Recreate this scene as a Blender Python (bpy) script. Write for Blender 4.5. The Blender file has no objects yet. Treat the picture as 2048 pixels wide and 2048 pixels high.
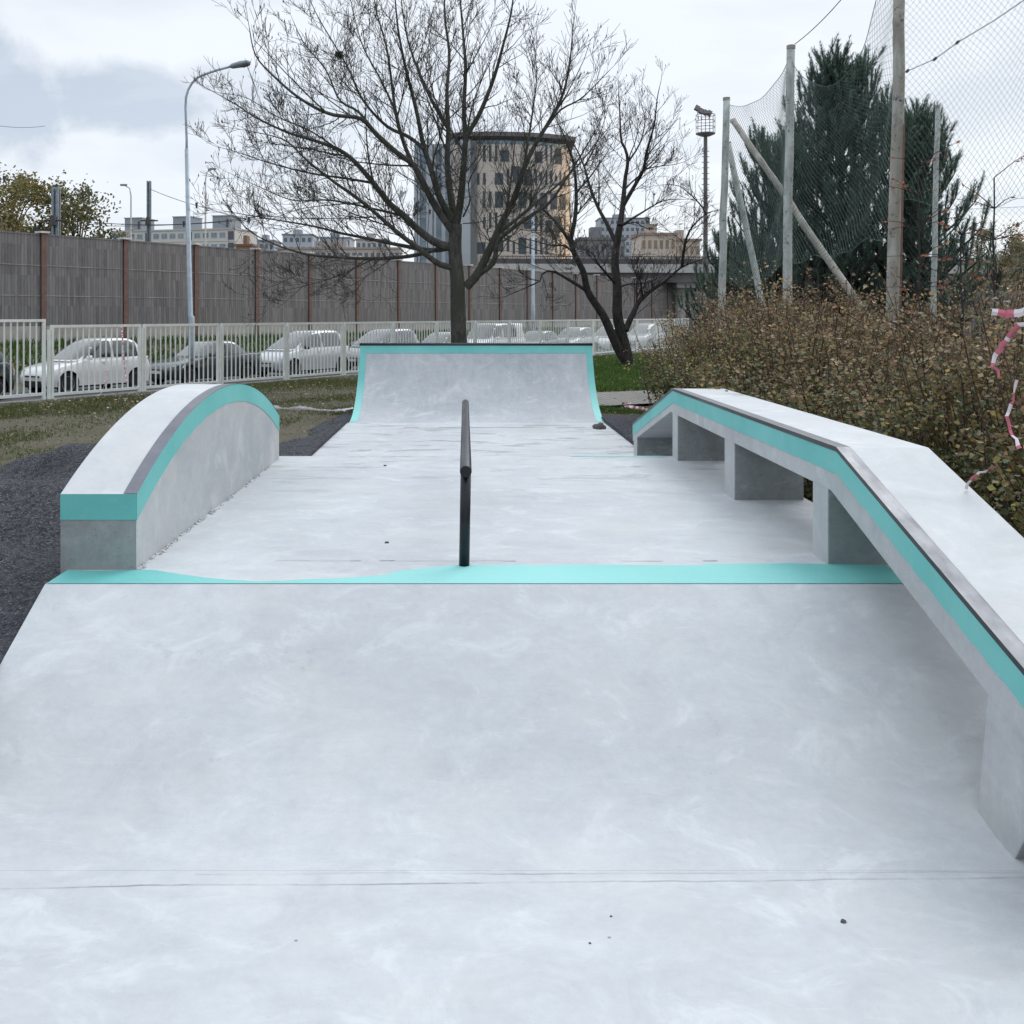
import bpy, bmesh, math, random
from mathutils import Vector, Matrix, noise
R = math.radians
random.seed(7)
SC = bpy.context.scene
COL = SC.collection
CAMH = 1.87
F = 2000.0
def at(px, py, Y):            # measured photo position -> world point at depth Y
    return Vector(((px-930)/F*Y, Y, CAMH-(py-628)/F*Y))

# ------------------------------------------------------------ materials
class NT:
    def __init__(s, mat):
        s.nt = mat.node_tree; s.n = s.nt.nodes; s.l = s.nt.links
    def add(s, t, **kw):
        n = s.n.new(t)
        for k, v in kw.items():
            if k.startswith('i_'): n.inputs[k[2:].replace('_', ' ')].default_value = v
            elif k.startswith('n_'): n.inputs[int(k[2:])].default_value = v
            else: setattr(n, k, v)
        return n
    def link(s, a, b): s.l.new(a, b)
    def noise(s, vec, scale, detail=4, rough=.55, dist=0):
        n = s.add('ShaderNodeTexNoise'); n.inputs['Scale'].default_value = scale
        n.inputs['Detail'].default_value = detail; n.inputs['Roughness'].default_value = rough
        n.inputs['Distortion'].default_value = dist
        if vec is not None: s.link(vec, n.inputs['Vector'])
        return n.outputs['Fac']
    def maprange(s, v, a, b, c=0, d=1):
        n = s.add('ShaderNodeMapRange'); s.link(v, n.inputs[0])
        for i, x in enumerate((a, b, c, d)): n.inputs[i+1].default_value = x
        return n.outputs[0]
    def math(s, op, a, b=None):
        n = s.add('ShaderNodeMath', operation=op)
        for i, x in enumerate((a, b)):
            if x is None: continue
            if isinstance(x, (int, float)): n.inputs[i].default_value = x
            else: s.link(x, n.inputs[i])
        return n.outputs[0]
    def mix(s, fac, a, b, bt='MIX'):
        n = s.add('ShaderNodeMix', data_type='RGBA', blend_type=bt)
        for sock, x in ((n.inputs[0], fac), (n.inputs[6], a), (n.inputs[7], b)):
            if isinstance(x, (int, float)): sock.default_value = x
            elif isinstance(x, tuple): sock.default_value = (*x[:3], 1)
            else: s.link(x, sock)
        return n.outputs[2]
    def vec(s, src, scale=(1, 1, 1), rot=(0, 0, 0), loc=(0, 0, 0)):
        m = s.add('ShaderNodeMapping'); m.inputs['Scale'].default_value = scale
        m.inputs['Rotation'].default_value = rot; m.inputs['Location'].default_value = loc
        s.link(src, m.inputs[0]); return m.outputs[0]
    def bump(s, h, strength=.3, dist=.01):
        b = s.add('ShaderNodeBump'); b.inputs['Strength'].default_value = strength
        b.inputs['Distance'].default_value = dist; s.link(h, b.inputs['Height']); return b.outputs[0]

def newmat(name):
    m = bpy.data.materials.new(name); m.use_nodes = True
    t = NT(m); bs = t.n['Principled BSDF']
    return m, t, bs
def simple(name, col, rough=.6, metal=0, var=.15, scale=8, bump=0, spec=None, coat=0):
    m, t, bs = newmat(name)
    g = t.add('ShaderNodeNewGeometry').outputs['Position']
    f = t.noise(g, scale, 5)
    f2 = t.maprange(f, .3, .7)
    a = tuple(c*(1-var) for c in col); b = tuple(min(1, c*(1+var)) for c in col)
    t.link(t.mix(f2, a, b), bs.inputs['Base Color'])
    bs.inputs['Roughness'].default_value = rough; bs.inputs['Metallic'].default_value = metal
    if spec is not None: bs.inputs['Specular IOR Level'].default_value = spec
    if coat: bs.inputs['Coat Weight'].default_value = coat; bs.inputs['Coat Roughness'].default_value = .05
    if bump: t.link(t.bump(f, bump, .02), bs.inputs['Normal'])
    return m
def vcol(name, rough=.7, spec=.3, trans=0):
    m, t, bs = newmat(name)
    a = t.add('ShaderNodeAttribute', attribute_name='Col')
    t.link(a.outputs['Color'], bs.inputs['Base Color'])
    bs.inputs['Roughness'].default_value = rough; bs.inputs['Specular IOR Level'].default_value = spec
    if trans:
        tr = t.add('ShaderNodeBsdfTranslucent'); t.link(a.outputs['Color'], tr.inputs[0])
        mx = t.add('ShaderNodeMixShader'); mx.inputs[0].default_value = trans
        t.link(bs.outputs[0], mx.inputs[1]); t.link(tr.outputs[0], mx.inputs[2])
        t.link(mx.outputs[0], t.n['Material Output'].inputs[0])
    return m

def concrete(name, lo, hi, streak=(3, 8, 8), stains=False, rough=.62, pits=0.0, blot=.5):
    m, t, bs = newmat(name)
    g = t.add('ShaderNodeNewGeometry').outputs['Position']
    big = t.noise(g, .55, 5, .6, .6)
    st = t.noise(t.vec(g, streak), 1.0, 7, .65, .8)
    fine = t.noise(g, 26, 6, .7)
    ff = t.math('ADD', t.math('MULTIPLY', t.maprange(big, .3, .7), blot), t.math('MULTIPLY', t.maprange(st, .28, .72), .62-blot*.5))
    ff = t.math('ADD', ff, t.math('MULTIPLY', t.maprange(fine, .3, .7), .25))
    c = t.mix(t.maprange(ff, .25, 1.1), lo, hi)
    sw = t.noise(t.vec(g, (1.0, 1.15, 1.15)), 2.6, 9, .70, 1.1)
    c = t.mix(t.maprange(sw, .50, .70, 0, .34), c, tuple(x*.80 for x in lo))
    sw2 = t.noise(t.vec(g, (2.2, 9, 9), rot=(0, 0, .5)), 3.0, 6, .7, .8)
    c = t.mix(t.maprange(sw2, .60, .72, 0, .30), c, tuple(min(1, x*1.12) for x in hi))
    pt = t.noise(g, 110, 2, .6)
    c = t.mix(t.maprange(pt, .66, .74, 0, .35), c, tuple(x*.55 for x in lo))
    c = t.mix(t.maprange(sw, .46, .34, 0, .5), c, tuple(min(1, x*1.08) for x in hi))
    warm = t.noise(g, 1.7, 4, .6)
    c = t.mix(t.math('MULTIPLY', t.maprange(warm, .5, .75), .35), c, tuple(x*y for x, y in zip(hi, (.98, .92, .86))))
    if stains:   # trowelled dark patches, cracks and dirt specks
        s1 = t.noise(t.vec(g, (.8, 2.6, 1)), 1.3, 7, .7, .5)
        sep = t.add('ShaderNodeSeparateXYZ'); t.link(g, sep.inputs[0])
        m1 = t.maprange(s1, .55, .59)
        band = t.math('MULTIPLY', t.maprange(sep.outputs[1], 6.5, 9), t.maprange(sep.outputs[1], 18.4, 16.9))
        c = t.mix(t.math('MULTIPLY', t.math('MULTIPLY', m1, band), .6), c, tuple(x*.5 for x in lo))
        s2 = t.noise(g, 3.3, 8, .75)
        c = t.mix(t.math('MULTIPLY', t.maprange(s2, .63, .70), .4), c, tuple(x*.72 for x in lo))
        v = t.add('ShaderNodeTexVoronoi', feature='F1'); v.inputs['Scale'].default_value = 3.1
        t.link(g, v.inputs['Vector'])
        spk = t.maprange(v.outputs['Distance'], .022, .014)
        c = t.mix(t.math('MULTIPLY', spk, .75), c, tuple(x*.35 for x in lo))
    if pits:
        p = t.noise(g, 60, 3, .8)
        c = t.mix(t.math('MULTIPLY', t.maprange(p, .62, .72), pits), c, tuple(x*.55 for x in lo))
    t.link(c, bs.inputs['Base Color'])
    rr = t.maprange(st, .3, .7, rough-.1, rough+.15); t.link(rr, bs.inputs['Roughness'])
    bs.inputs['Specular IOR Level'].default_value = .4
    h = t.math('ADD', t.math('MULTIPLY', fine, .5), st)
    t.link(t.bump(h, .16, .012), bs.inputs['Normal'])
    return m

M = {}
M['slab'] = concrete('concrete_slab', (.455, .485, .515), (.62, .655, .68), stains=True)
M['ramp'] = concrete('concrete_ramp', (.36, .395, .43), (.58, .61, .635), streak=(7, 2, 2))
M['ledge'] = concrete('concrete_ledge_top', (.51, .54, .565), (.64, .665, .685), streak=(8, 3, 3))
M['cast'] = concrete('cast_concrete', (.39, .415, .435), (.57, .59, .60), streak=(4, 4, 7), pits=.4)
M['rough'] = concrete('rough_shaded_concrete', (.21, .23, .235), (.40, .425, .43), streak=(5, 5, 5), pits=.7, rough=.85)  # coarse finish; its dark tone also holds the shade of camera-facing faces
def paint(name, a, b):
    m, t, bs = newmat(name)
    g = t.add('ShaderNodeNewGeometry').outputs['Position']
    n1 = t.noise(g, 1.3, 4, .6); n2 = t.noise(g, 22, 6, .7)
    c = t.mix(t.maprange(n1, .3, .7), a, b)
    c = t.mix(t.math('MULTIPLY', t.maprange(n2, .57, .75), .35), c, tuple(min(1, x*.6+.25) for x in b))
    ch = t.noise(g, 34, 8, .85); c = t.mix(t.maprange(ch, .62, .64, 0, .8), c, (.50, .52, .53))
    sc = t.noise(t.vec(g, (5, 60, 60)), 1, 4, .7); c = t.mix(t.maprange(sc, .62, .75, 0, .4), c, tuple(x*.7 for x in a))
    t.link(c, bs.inputs['Base Color']); bs.inputs['Roughness'].default_value = .55
    t.link(t.bump(n2, .12, .005), bs.inputs['Normal'])
    return m
M['teal'] = paint('turquoise_paint', (.115, .47, .455), (.19, .565, .545))
def pale_banded(name, axis, a, b, c0, soft):
    m = paint(name, (.115, .47, .455), (.19, .565, .545)); t = NT(m); bs = t.n['Principled BSDF']
    g = t.add('ShaderNodeNewGeometry').outputs['Position']; sp_ = t.add('ShaderNodeSeparateXYZ'); t.link(g, sp_.inputs[0])
    q = t.math('ABSOLUTE', t.math('SUBTRACT', sp_.outputs[axis], c0))
    q = t.math('ADD', q, t.math('MULTIPLY', t.math('SUBTRACT', t.noise(g, 1.6, 5, .6), .5), soft))
    old = bs.inputs['Base Color'].links[0].from_socket
    t.link(t.mix(t.maprange(q, a, b, .85, 0), old, (.30, .69, .67)), bs.inputs['Base Color']); return m
M['stripe'] = pale_banded('pale_middle_turquoise_stripe', 0, .3, 1.7, .1, .6)  # turquoise turning paler towards the middle of the stripe
M['border'] = pale_banded('pale_foot_turquoise_border', 2, .05, .75, 0, .2)  # turquoise turning paler towards the foot of the ramp
M['teal_pale'] = paint('pale_turquoise_paint', (.20, .66, .64), (.40, .80, .78))
def steel(name, col, rough, scale=(14, 1.2, 14)):
    m, t, bs = newmat(name)
    g = t.add('ShaderNodeNewGeometry').outputs['Position']
    f = t.noise(t.vec(g, scale), 1, 5, .6); f2 = t.noise(g, 9, 4)
    t.link(t.mix(t.maprange(f2, .35, .7), col, tuple(c*.8 for c in col)), bs.inputs['Base Color'])
    bs.inputs['Metallic'].default_value = .85
    t.link(t.maprange(f, .3, .7, rough, rough+.18), bs.inputs['Roughness'])
    return m
M['steel'] = steel('steel_angle', (.20, .21, .23), .42)
M['steel_grey'] = steel('grey_steel_angle', (.20, .205, .24), .3)
M['steel_dark'] = steel('dark_steel', (.07, .075, .085), .28)
M['black'] = simple('black_lacquered_steel', (.014, .016, .021), .36, .3, .3, 20)
M['white_rail'] = simple('white_railing_paint', (.74, .79, .78), .5, 0, .08, 6)
M['galv'] = simple('galvanised_steel', (.26, .31, .36), .5, .35, .25, 5)
M['galv_light'] = simple('pale_pole_paint', (.42, .50, .58), .5, .1, .2, 3)
M['rust_post'] = simple('red_brown_post_paint', (.175, .105, .09), .6, 0, .2, 5)
M['batten'] = simple('pale_batten', (.34, .33, .33), .8, 0, .35, 2)
M['zinc'] = simple('zinc_cap', (.55, .57, .6), .4, .3, .1, 5)
M['plinth'] = simple('plinth_concrete', (.42, .41, .39), .85, 0, .2, 1.5)
M['asphalt'] = simple('asphalt', (.075, .078, .082), .9, 0, .3, 6, .3)
M['kerb'] = simple('kerb_concrete', (.27, .27, .265), .9, 0, .3, 4, .3)
M['rubber'] = simple('tyre_rubber', (.02, .02, .02), .85)
M['rim'] = simple('wheel_rim', (.45, .46, .48), .3, .7)
M['plastic'] = simple('black_plastic', (.015, .015, .017), .5)
M['plate'] = simple('number_plate', (.7, .7, .68), .4)
M['lens_red'] = simple('tail_lens', (.35, .02, .02), .2)
M['lens'] = simple('headlight_lens', (.7, .73, .76), .1, .4)
m, t, bs = newmat('car_glass'); bs.inputs['Base Color'].default_value = (.035, .045, .05, 1); bs.inputs['Roughness'].default_value = .04
bs.inputs['Specular IOR Level'].default_value = 1.0; bs.inputs['Coat Weight'].default_value = 1; M['glass'] = m
M['bglass'] = simple('window_glass', (.20, .26, .30), .08, .6, .3, .3)
M['twine'] = simple('net_twine', (.11, .17, .16), .8)
M['twine_fine'] = simple('fine_net_twine', (.07, .10, .10), .8)
M['tape_white'] = simple('white_tape', (.78, .72, .75), .45)
M['tape_red'] = simple('red_tape', (.55, .15, .21), .45)
M['mast'] = simple('mast_paint', (.16, .15, .16), .6, .2)
M['wire'] = simple('dark_wire', (.05, .05, .055), .6)

def bark(name, a, b, sc=7, moss=None):
    m, t, bs = newmat(name)
    g = t.add('ShaderNodeNewGeometry').outputs['Position']
    f = t.noise(t.vec(g, (sc*2, sc*2, sc*.6)), 1, 6, .7, .5)
    c = t.mix(t.maprange(f, .35, .65), a, b)
    if moss: c = t.mix(t.maprange(t.noise(g, 1.5, 4), .42, .62, 0, .75), c, moss)
    t.link(c, bs.inputs['Base Color']); bs.inputs['Roughness'].default_value = .9
    bs.inputs['Specular IOR Level'].default_value = .2
    t.link(t.bump(f, .7, .03), bs.inputs['Normal'])
    return m
M['bark_big'] = bark('grey_green_bark', (.045, .048, .045), (.13, .127, .118), 7, (.055, .062, .048))
M['bark_dark'] = bark('dark_bark', (.022, .022, .025), (.075, .07, .068))
M['bark_twig'] = bark('brown_twig_bark', (.05, .033, .025), (.12, .08, .06))
M['pole_pale'] = bark('weathered_pale_pole', (.32, .36, .355), (.58, .63, .62), 3)
M['pole_wood'] = bark('weathered_wood_pole', (.24, .24, .215), (.50, .51, .485), 3, (.36, .34, .30))
def lichen(m_):
    t = NT(m_); g = t.add('ShaderNodeNewGeometry').outputs['Position']
    bs = t.n['Principled BSDF']; old = bs.inputs['Base Color'].links[0].from_socket
    t.link(t.mix(t.maprange(t.noise(g, 9, 5, .8), .58, .64, 0, .8), old, (.05, .05, .045)), bs.inputs['Base Color'])
lichen(M['pole_pale']); lichen(M['pole_wood'])
M['leaf'] = vcol('autumn_leaf', .6, .35, .25)
M['needle'] = vcol('pine_needle', .6, .3, .4)
M['blade'] = vcol('grass_blade', .7, .2, .25)
M['vc'] = vcol('facade_colour', .8, .3)

# weathered boards of the noise barrier
m, t, bs = newmat('weathered_boards')
tc = t.add('ShaderNodeTexCoord').outputs['Object']
sep = t.add('ShaderNodeSeparateXYZ'); t.link(tc, sep.inputs[0])
bi = t.math('FLOOR', t.math('MULTIPLY', sep.outputs[0], 7.2))
row = t.math('FLOOR', t.math('MULTIPLY', t.math('ADD', sep.outputs[2], .23), 1/1.213))
wn = t.add('ShaderNodeTexWhiteNoise', noise_dimensions='2D')
cb = t.add('ShaderNodeCombineXYZ'); t.link(bi, cb.inputs[0]); t.link(row, cb.inputs[1]); t.link(cb.outputs[0], wn.inputs[0])
st = t.noise(t.vec(tc, (14, 1, 1.1)), 1, 7, .7, .6)
st2 = t.noise(t.vec(tc, (34, 1, 2.5)), 1, 4, .7)
big = t.noise(tc, .8, 4)
v = t.math('ADD', t.math('MULTIPLY', wn.outputs[0], .28), t.math('MULTIPLY', st, .9))
c = t.mix(t.maprange(v, .3, 1.0), (.11, .11, .118), (.34, .335, .345))
c = t.mix(t.maprange(st2, .56, .76, 0, .7), c, (.06, .058, .064))
c = t.mix(t.maprange(big, .5, .8, 0, .3), c, (.22, .20, .19))
fr = t.math('FRACT', t.math('MULTIPLY', sep.outputs[0], 7.2))
gap = t.math('LESS_THAN', fr, .09)
c = t.mix(t.math('MULTIPLY', gap, .75), c, (.03, .03, .03))
t.link(c, bs.inputs['Base Color']); bs.inputs['Roughness'].default_value = .85
t.link(t.bump(st, .4, .02), bs.inputs['Normal'])
M['boards'] = m

# ground with patchy autumn grass and bare soil
m, t, bs = newmat('soil_and_grass')
g = t.add('ShaderNodeNewGeometry').outputs['Position']
n1 = t.noise(g, .45, 6, .65, .4); n2 = t.noise(g, 5, 8, .75); n3 = t.noise(g, 38, 4, .8)
soil = t.mix(t.maprange(n2, .3, .7), (.12, .105, .085), (.27, .24, .20))
grs = t.mix(t.maprange(n3, .3, .7), (.045, .07, .022), (.11, .15, .05))
fs = t.math('ADD', t.math('MULTIPLY', t.maprange(n1, .42, .66), .55), t.math('MULTIPLY', t.maprange(n2, .46, .60), .5))
fs = t.math('MULTIPLY', fs, t.maprange(n3, .3, .6, .55, 1.0))
c = t.mix(t.math('MINIMUM', t.math('MULTIPLY', fs, .85), 1.0), soil, grs)
c = t.mix(t.maprange(t.noise(g, 90, 3, .8), .60, .70, 0, .6), c, (.38, .34, .28))
c = t.mix(t.maprange(t.noise(g, 60, 3, .8), .62, .70, 0, .6), c, (.05, .05, .03))
t.link(c, bs.inputs['Base Color']); bs.inputs['Roughness'].default_value = .95; bs.inputs['Specular IOR Level'].default_value = .1
t.link(t.bump(t.math('ADD', n2, n3), .8, .05), bs.inputs['Normal'])
M['ground'] = m
# dark gravel (asphalt millings)
m, t, bs = newmat('dark_gravel')
g = t.add('ShaderNodeNewGeometry').outputs['Position']
v = t.add('ShaderNodeTexVoronoi'); v.inputs['Scale'].default_value = 42; t.link(g, v.inputs['Vector'])
v2 = t.add('ShaderNodeTexVoronoi'); v2.inputs['Scale'].default_value = 130; t.link(g, v2.inputs['Vector'])
n = t.noise(g, 2.5, 6, .7)
w = t.add('ShaderNodeSeparateColor'); t.link(v.outputs['Color'], w.inputs[0])
w2 = t.add('ShaderNodeSeparateColor'); t.link(v2.outputs['Color'], w2.inputs[0])
c = t.mix(w.outputs[0], (.035, .038, .046), (.115, .122, .14))
c = t.mix(t.maprange(w2.outputs[1], .86, .95, 0, .7), c, (.30, .31, .34))
c = t.mix(t.maprange(n, .5, .8, 0, .5), c, (.05, .052, .062))
t.link(c, bs.inputs['Base Color']); bs.inputs['Roughness'].default_value = .85; bs.inputs['Specular IOR Level'].default_value = .25
t.link(t.bump(t.math('ADD', v.outputs['Distance'], t.math('MULTIPLY', v2.outputs['Distance'], .5)), 1.0, .03), bs.inputs['Normal'])
M['gravel'] = m
# paving blocks
m, t, bs = newmat('paving_blocks')
g = t.add('ShaderNodeNewGeometry').outputs['Position']
b = t.add('ShaderNodeTexBrick'); b.inputs['Scale'].default_value = 2.2; b.inputs['Mortar Size'].default_value = .05
b.inputs['Color1'].default_value = (.30, .29, .28, 1); b.inputs['Color2'].default_value = (.40, .38, .37, 1); b.inputs['Mortar'].default_value = (.09, .09, .075, 1)
t.link(t.vec(g, rot=(0, 0, R(35))), b.inputs['Vector']); t.link(b.outputs['Color'], bs.inputs['Base Color'])
bs.inputs['Roughness'].default_value = .9
M['pavers'] = m

# ------------------------------------------------------------ mesh helpers
class MB:
    def __init__(s): s.v = []; s.f = []; s.m = []; s.c = []
    def face(s, idx, mi=0, col=None): s.f.append(idx); s.m.append(mi); s.c.append(col)
    def quad(s, pts, mi=0, col=None):
        n = len(s.v); s.v += [tuple(p) for p in pts]; s.face(tuple(range(n, n+len(pts))), mi, col)
    def box(s, x0, x1, y0, y1, z0, z1, mi=0, col=None, mat=None):
        n = len(s.v)
        p = [(x0,y0,z0),(x1,y0,z0),(x1,y1,z0),(x0,y1,z0),(x0,y0,z1),(x1,y0,z1),(x1,y1,z1),(x0,y1,z1)]
        if mat: p = [tuple(mat @ Vector(q)) for q in p]
        s.v += p
        for q in ((0,3,2,1),(4,5,6,7),(0,1,5,4),(1,2,6,5),(2,3,7,6),(3,0,4,7)):
            s.face(tuple(n+i for i in q), mi, col)
    def tube(s, pts, rad, sides=8, mi=0, col=None, cap=True):
        pts = [Vector(p) for p in pts]; k = len(pts)
        if k < 2: return
        if not isinstance(rad, (list, tuple)): rad = [rad]*k
        n0 = len(s.v); up = None
        for i, p in enumerate(pts):
            d = (pts[min(i+1, k-1)]-pts[max(i-1, 0)])
            if d.length < 1e-9: d = Vector((0, 0, 1))
            d.normalize()
            if up is None: up = d.orthogonal().normalized()
            up = (up-d*up.dot(d))
            if up.length < 1e-6: up = d.orthogonal()
            up.normalize(); q = d.cross(up)
            for j in range(sides):
                a = 2*math.pi*j/sides
                s.v.append(tuple(p+(up*math.cos(a)+q*math.sin(a))*rad[i]))
        for i in range(k-1):
            for j in range(sides):
                a = n0+i*sides+j; b = n0+i*sides+(j+1) % sides
                s.face((a, b, b+sides, a+sides), mi, col)
        if cap and sides > 2:
            s.face(tuple(n0+j for j in reversed(range(sides))), mi, col)
            s.face(tuple(n0+(k-1)*sides+j for j in range(sides)), mi, col)
    def loft(s, rings, mi=0, col=None, caps=True):
        n0 = len(s.v); m_ = len(rings[0])
        for r in rings: s.v += [tuple(p) for p in r]
        for i in range(len(rings)-1):
            for j in range(m_):
                a = n0+i*m_+j; b = n0+i*m_+(j+1) % m_
                s.face((a, b, b+m_, a+m_), mi, col)
        if caps:
            s.face(tuple(n0+j for j in reversed(range(m_))), mi, col)
            s.face(tuple(n0+(len(rings)-1)*m_+j for j in range(m_)), mi, col)
    def prism_x(s, prof, x0, x1, mi=0, mtop=None):
        """profile in YZ (counter-clockwise seen from -X) extruded along X"""
        s.loft([[(x0, y, z) for y, z in prof], [(x1, y, z) for y, z in prof]], mi)
    def build(s, name, mats, parent=None, world=False, smooth=False, fixn=True):
        me = bpy.data.meshes.new(name)
        off = parent.location if (parent and world) else Vector((0, 0, 0))
        vs = [(v[0]-off[0], v[1]-off[1], v[2]-off[2]) for v in s.v] if world else s.v
        me.from_pydata(vs, [], s.f)
        if not isinstance(mats, (list, tuple)): mats = [mats]
        for m_ in mats: me.materials.append(m_)
        me.polygons.foreach_set('material_index', s.m)
        if any(c is not None for c in s.c):
            at_ = me.color_attributes.new('Col', 'FLOAT_COLOR', 'CORNER')
            buf = []
            for f_, c_ in zip(s.f, s.c):
                c4 = (*(c_ or (.1, .1, .1)), 1.0); buf += list(c4)*len(f_)
            at_.data.foreach_set('color', buf)
        if smooth: me.polygons.foreach_set('use_smooth', [True]*len(me.polygons))
        me.update()
        if fixn and len(me.polygons) < 60000:
            bm = bmesh.new(); bm.from_mesh(me); bmesh.ops.recalc_face_normals(bm, faces=bm.faces); bm.to_mesh(me); bm.free()
        o = bpy.data.objects.new(name, me); COL.objects.link(o)
        if parent: o.parent = parent
        return o
def bevel(o, w=.01, seg=2, ang=35):
    b = o.modifiers.new('edge', 'BEVEL'); b.width = w; b.segments = seg; b.limit_method = 'ANGLE'; b.angle_limit = R(ang)
    return o
def tag(o, label=None, cat=None, group=None, kind=None):
    if label: o['label'] = label
    if cat: o['category'] = cat
    if group: o['group'] = group
    if kind: o['kind'] = kind
    return o
def thing(name, label, cat, loc=(0, 0, 0), rz=0, group=None):
    o = bpy.data.objects.new(name, None); COL.objects.link(o)
    o.location = loc; o.rotation_euler = (0, 0, rz); o.empty_display_size = .2
    return tag(o, label, cat, group)
def copy_thing(src, loc, rz=0, label=None, scale=None):
    r = src.copy(); COL.objects.link(r); r.location = loc; r.rotation_euler = (0, 0, rz)
    if scale: r.scale = scale
    if label: r['label'] = label
    for ch in src.children:
        c = ch.copy(); COL.objects.link(c); c.parent = r
        for g_ in ch.children:
            d = g_.copy(); COL.objects.link(d); d.parent = c
    return r

# ------------------------------------------------------------ frames of the fence and the noise barrier (parallel)
D = Vector((.539, .842, 0)).normalized(); N = Vector((-D.y, D.x, 0)); RZ = math.atan2(D.y, D.x)
PF = Vector((-9.07, 21.8, 0)); PW = Vector((-17.0, 40.2, 0))
TW = (PW-PF).dot(N)
def st(s_, t_, z=0): return PF+D*s_+N*t_+Vector((0, 0, z))

# ------------------------------------------------------------ ground
def gz(t_):
    prof = [(-1e4, -.04), (.05, -.04), (.15, -.46), (8.6, -.46), (9.2, -.30), (12, .15), (TW-1.0, .70), (TW+3, .8), (TW+12, -.2), (1e5, -.2)]
    for (a, za), (b, zb) in zip(prof, prof[1:]):
        if a <= t_ <= b: return za+(zb-za)*(t_-a)/(b-a)
def axis(lims):
    out = []
    for a, b, step in lims:
        x = a
        while x < b-1e-6: out.append(x); x += step
    out.append(lims[-1][1]); return out
ss = axis([(-1500, -300, 400), (-300, -40, 65), (-40, 80, 1.2), (80, 320, 60), (320, 1700, 460)])
ts = axis([(-1500, -300, 400), (-300, -40, 65), (-40, .05, 1.335), (.05, .15, .1), (.15, 8.6, 1.69), (8.6, 20, .6), (20, 40, 5), (40, 240, 50), (240, 1800, 520)])
g_ = MB()
for s_ in ss:
    for t_ in ts:
        p = st(s_, t_); z = gz(t_)
        if -40 < t_ < 25 and -40 < s_ < 80 and not (0 < t_ < 9): z += .05*noise.noise(Vector((p.x*.5, p.y*.5, 0)))-.02
        g_.v.append((p.x, p.y, z))
nt_ = len(ts)
for i in range(len(ss)-1):
    for j in range(nt_-1):
        a = i*nt_+j; g_.face((a, a+nt_, a+nt_+1, a+1))
o = g_.build('ground', M['ground'], smooth=True); tag(o, kind='structure')
# parking road
r_ = MB(); r_.quad([st(-60, .2, -.452), st(110, .2, -.452), st(110, 8.7, -.452), st(-60, 8.7, -.452)])
tag(r_.build('road', M['asphalt']), kind='structure')
k_ = MB()
for i in range(-12, 50):
    a = i*2.5; mt = Matrix.Translation(st(a, 0)) @ Matrix.Rotation(RZ, 4, 'Z')
    k_.box(.004, 2.496, -.14, .10, -.5, .025, mat=mt)
tag(bevel(k_.build('kerb', M['kerb']), .012), kind='structure')
# paved path right of the ramp
p_ = MB(); a0 = at(1120, 0, 20.6); 
p_.quad([(2.6, 20.2, .004), (8.5, 23.5, .004), (8.5, 26.3, .004), (1.2, 22.9, .004), (1.2, 20.2, .004)])
tag(p_.build('path', M['pavers']), kind='structure')

# skate-park slab (lower level), in one sheet with real thickness
XL, XR = -2.02, 2.40
Y1, Y2 = 4.81, 9.15; BF, BB = 3.36, 10.75; ZP = .57
s_ = MB()
s_.box(XL, XR, -3.0, BF, -.18, 0)
s_.box(XL, XR, BB, 17.2, -.18, 0)
slab = tag(s_.build('pavement', M['slab']), kind='structure')
def wavy_line(x0, x1, y, z, w, seed, n=60, drift=.0, slope=0.0, gaps=.25):
    mb = MB(); rnd = random.Random(seed); x = x0
    while x < x1:
        L = rnd.uniform(.05, .35)
        if rnd.random() > gaps:
            ww = w*rnd.uniform(.4, 1.6); yy = y+rnd.uniform(-1, 1)*drift
            zz = lambda q: z+slope*(q-y)
            mb.quad([(x, yy, zz(yy)), (x+L, yy+rnd.uniform(-1, 1)*drift*.3, zz(yy)), (x+L, yy+ww, zz(yy+ww)), (x, yy+ww*.7, zz(yy+ww))])
        x += L
    return mb
M['joint'] = simple('dirty_joint', (.36, .37, .39), .9, 0, .2, 12)
M['joint_dark'] = simple('dark_joint', (.16, .165, .175), .9, 0, .3, 12)
def seam(x0, y0, x1, y1, w, seed):
    mb = MB(); n = 220; prev = None
    for k in range(n+1):
        f = k/n; x = x0+(x1-x0)*f; q = noise.noise(Vector((x*1.7, seed, 0)))*.012+noise.noise(Vector((x*11, seed, 3)))*.003
        y = y0+(y1-y0)*f+q; ww = w*max(.12, .5+1.1*noise.noise(Vector((x*2.3, seed, 7)))+.4*noise.noise(Vector((x*19, seed, 9))))
        cur = ((x, y, .0022), (x, y+ww, .0022))
        if prev: mb.quad([prev[0], cur[0], cur[1], prev[1]])
        prev = cur
    mb.build('joint', M['joint'], slab)
seam(XL+.02, 3.25, XR-.02, 3.325, .0034, 3); seam(-.9, 3.335, XR-.02, 3.35, .0022, 8)
j = wavy_line(-1.0, XR-.3, 16.45, .003, .05, 5, drift=.02, gaps=.12).build('joint', M['joint'], slab); tag(j, kind='stuff')

# ------------------------------------------------------------ funbox
fb = thing('funbox', 'long pale grey concrete funbox with sloping banks and turquoise lip in the foreground', 'funbox', (0, BF, 0))
b = MB(); b.prism_x([(Y1, -.15), (Y2, -.15), (Y2, ZP), (Y1, ZP)], XL, XR)
b.build('platform', M['slab'], fb, world=True)
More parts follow.
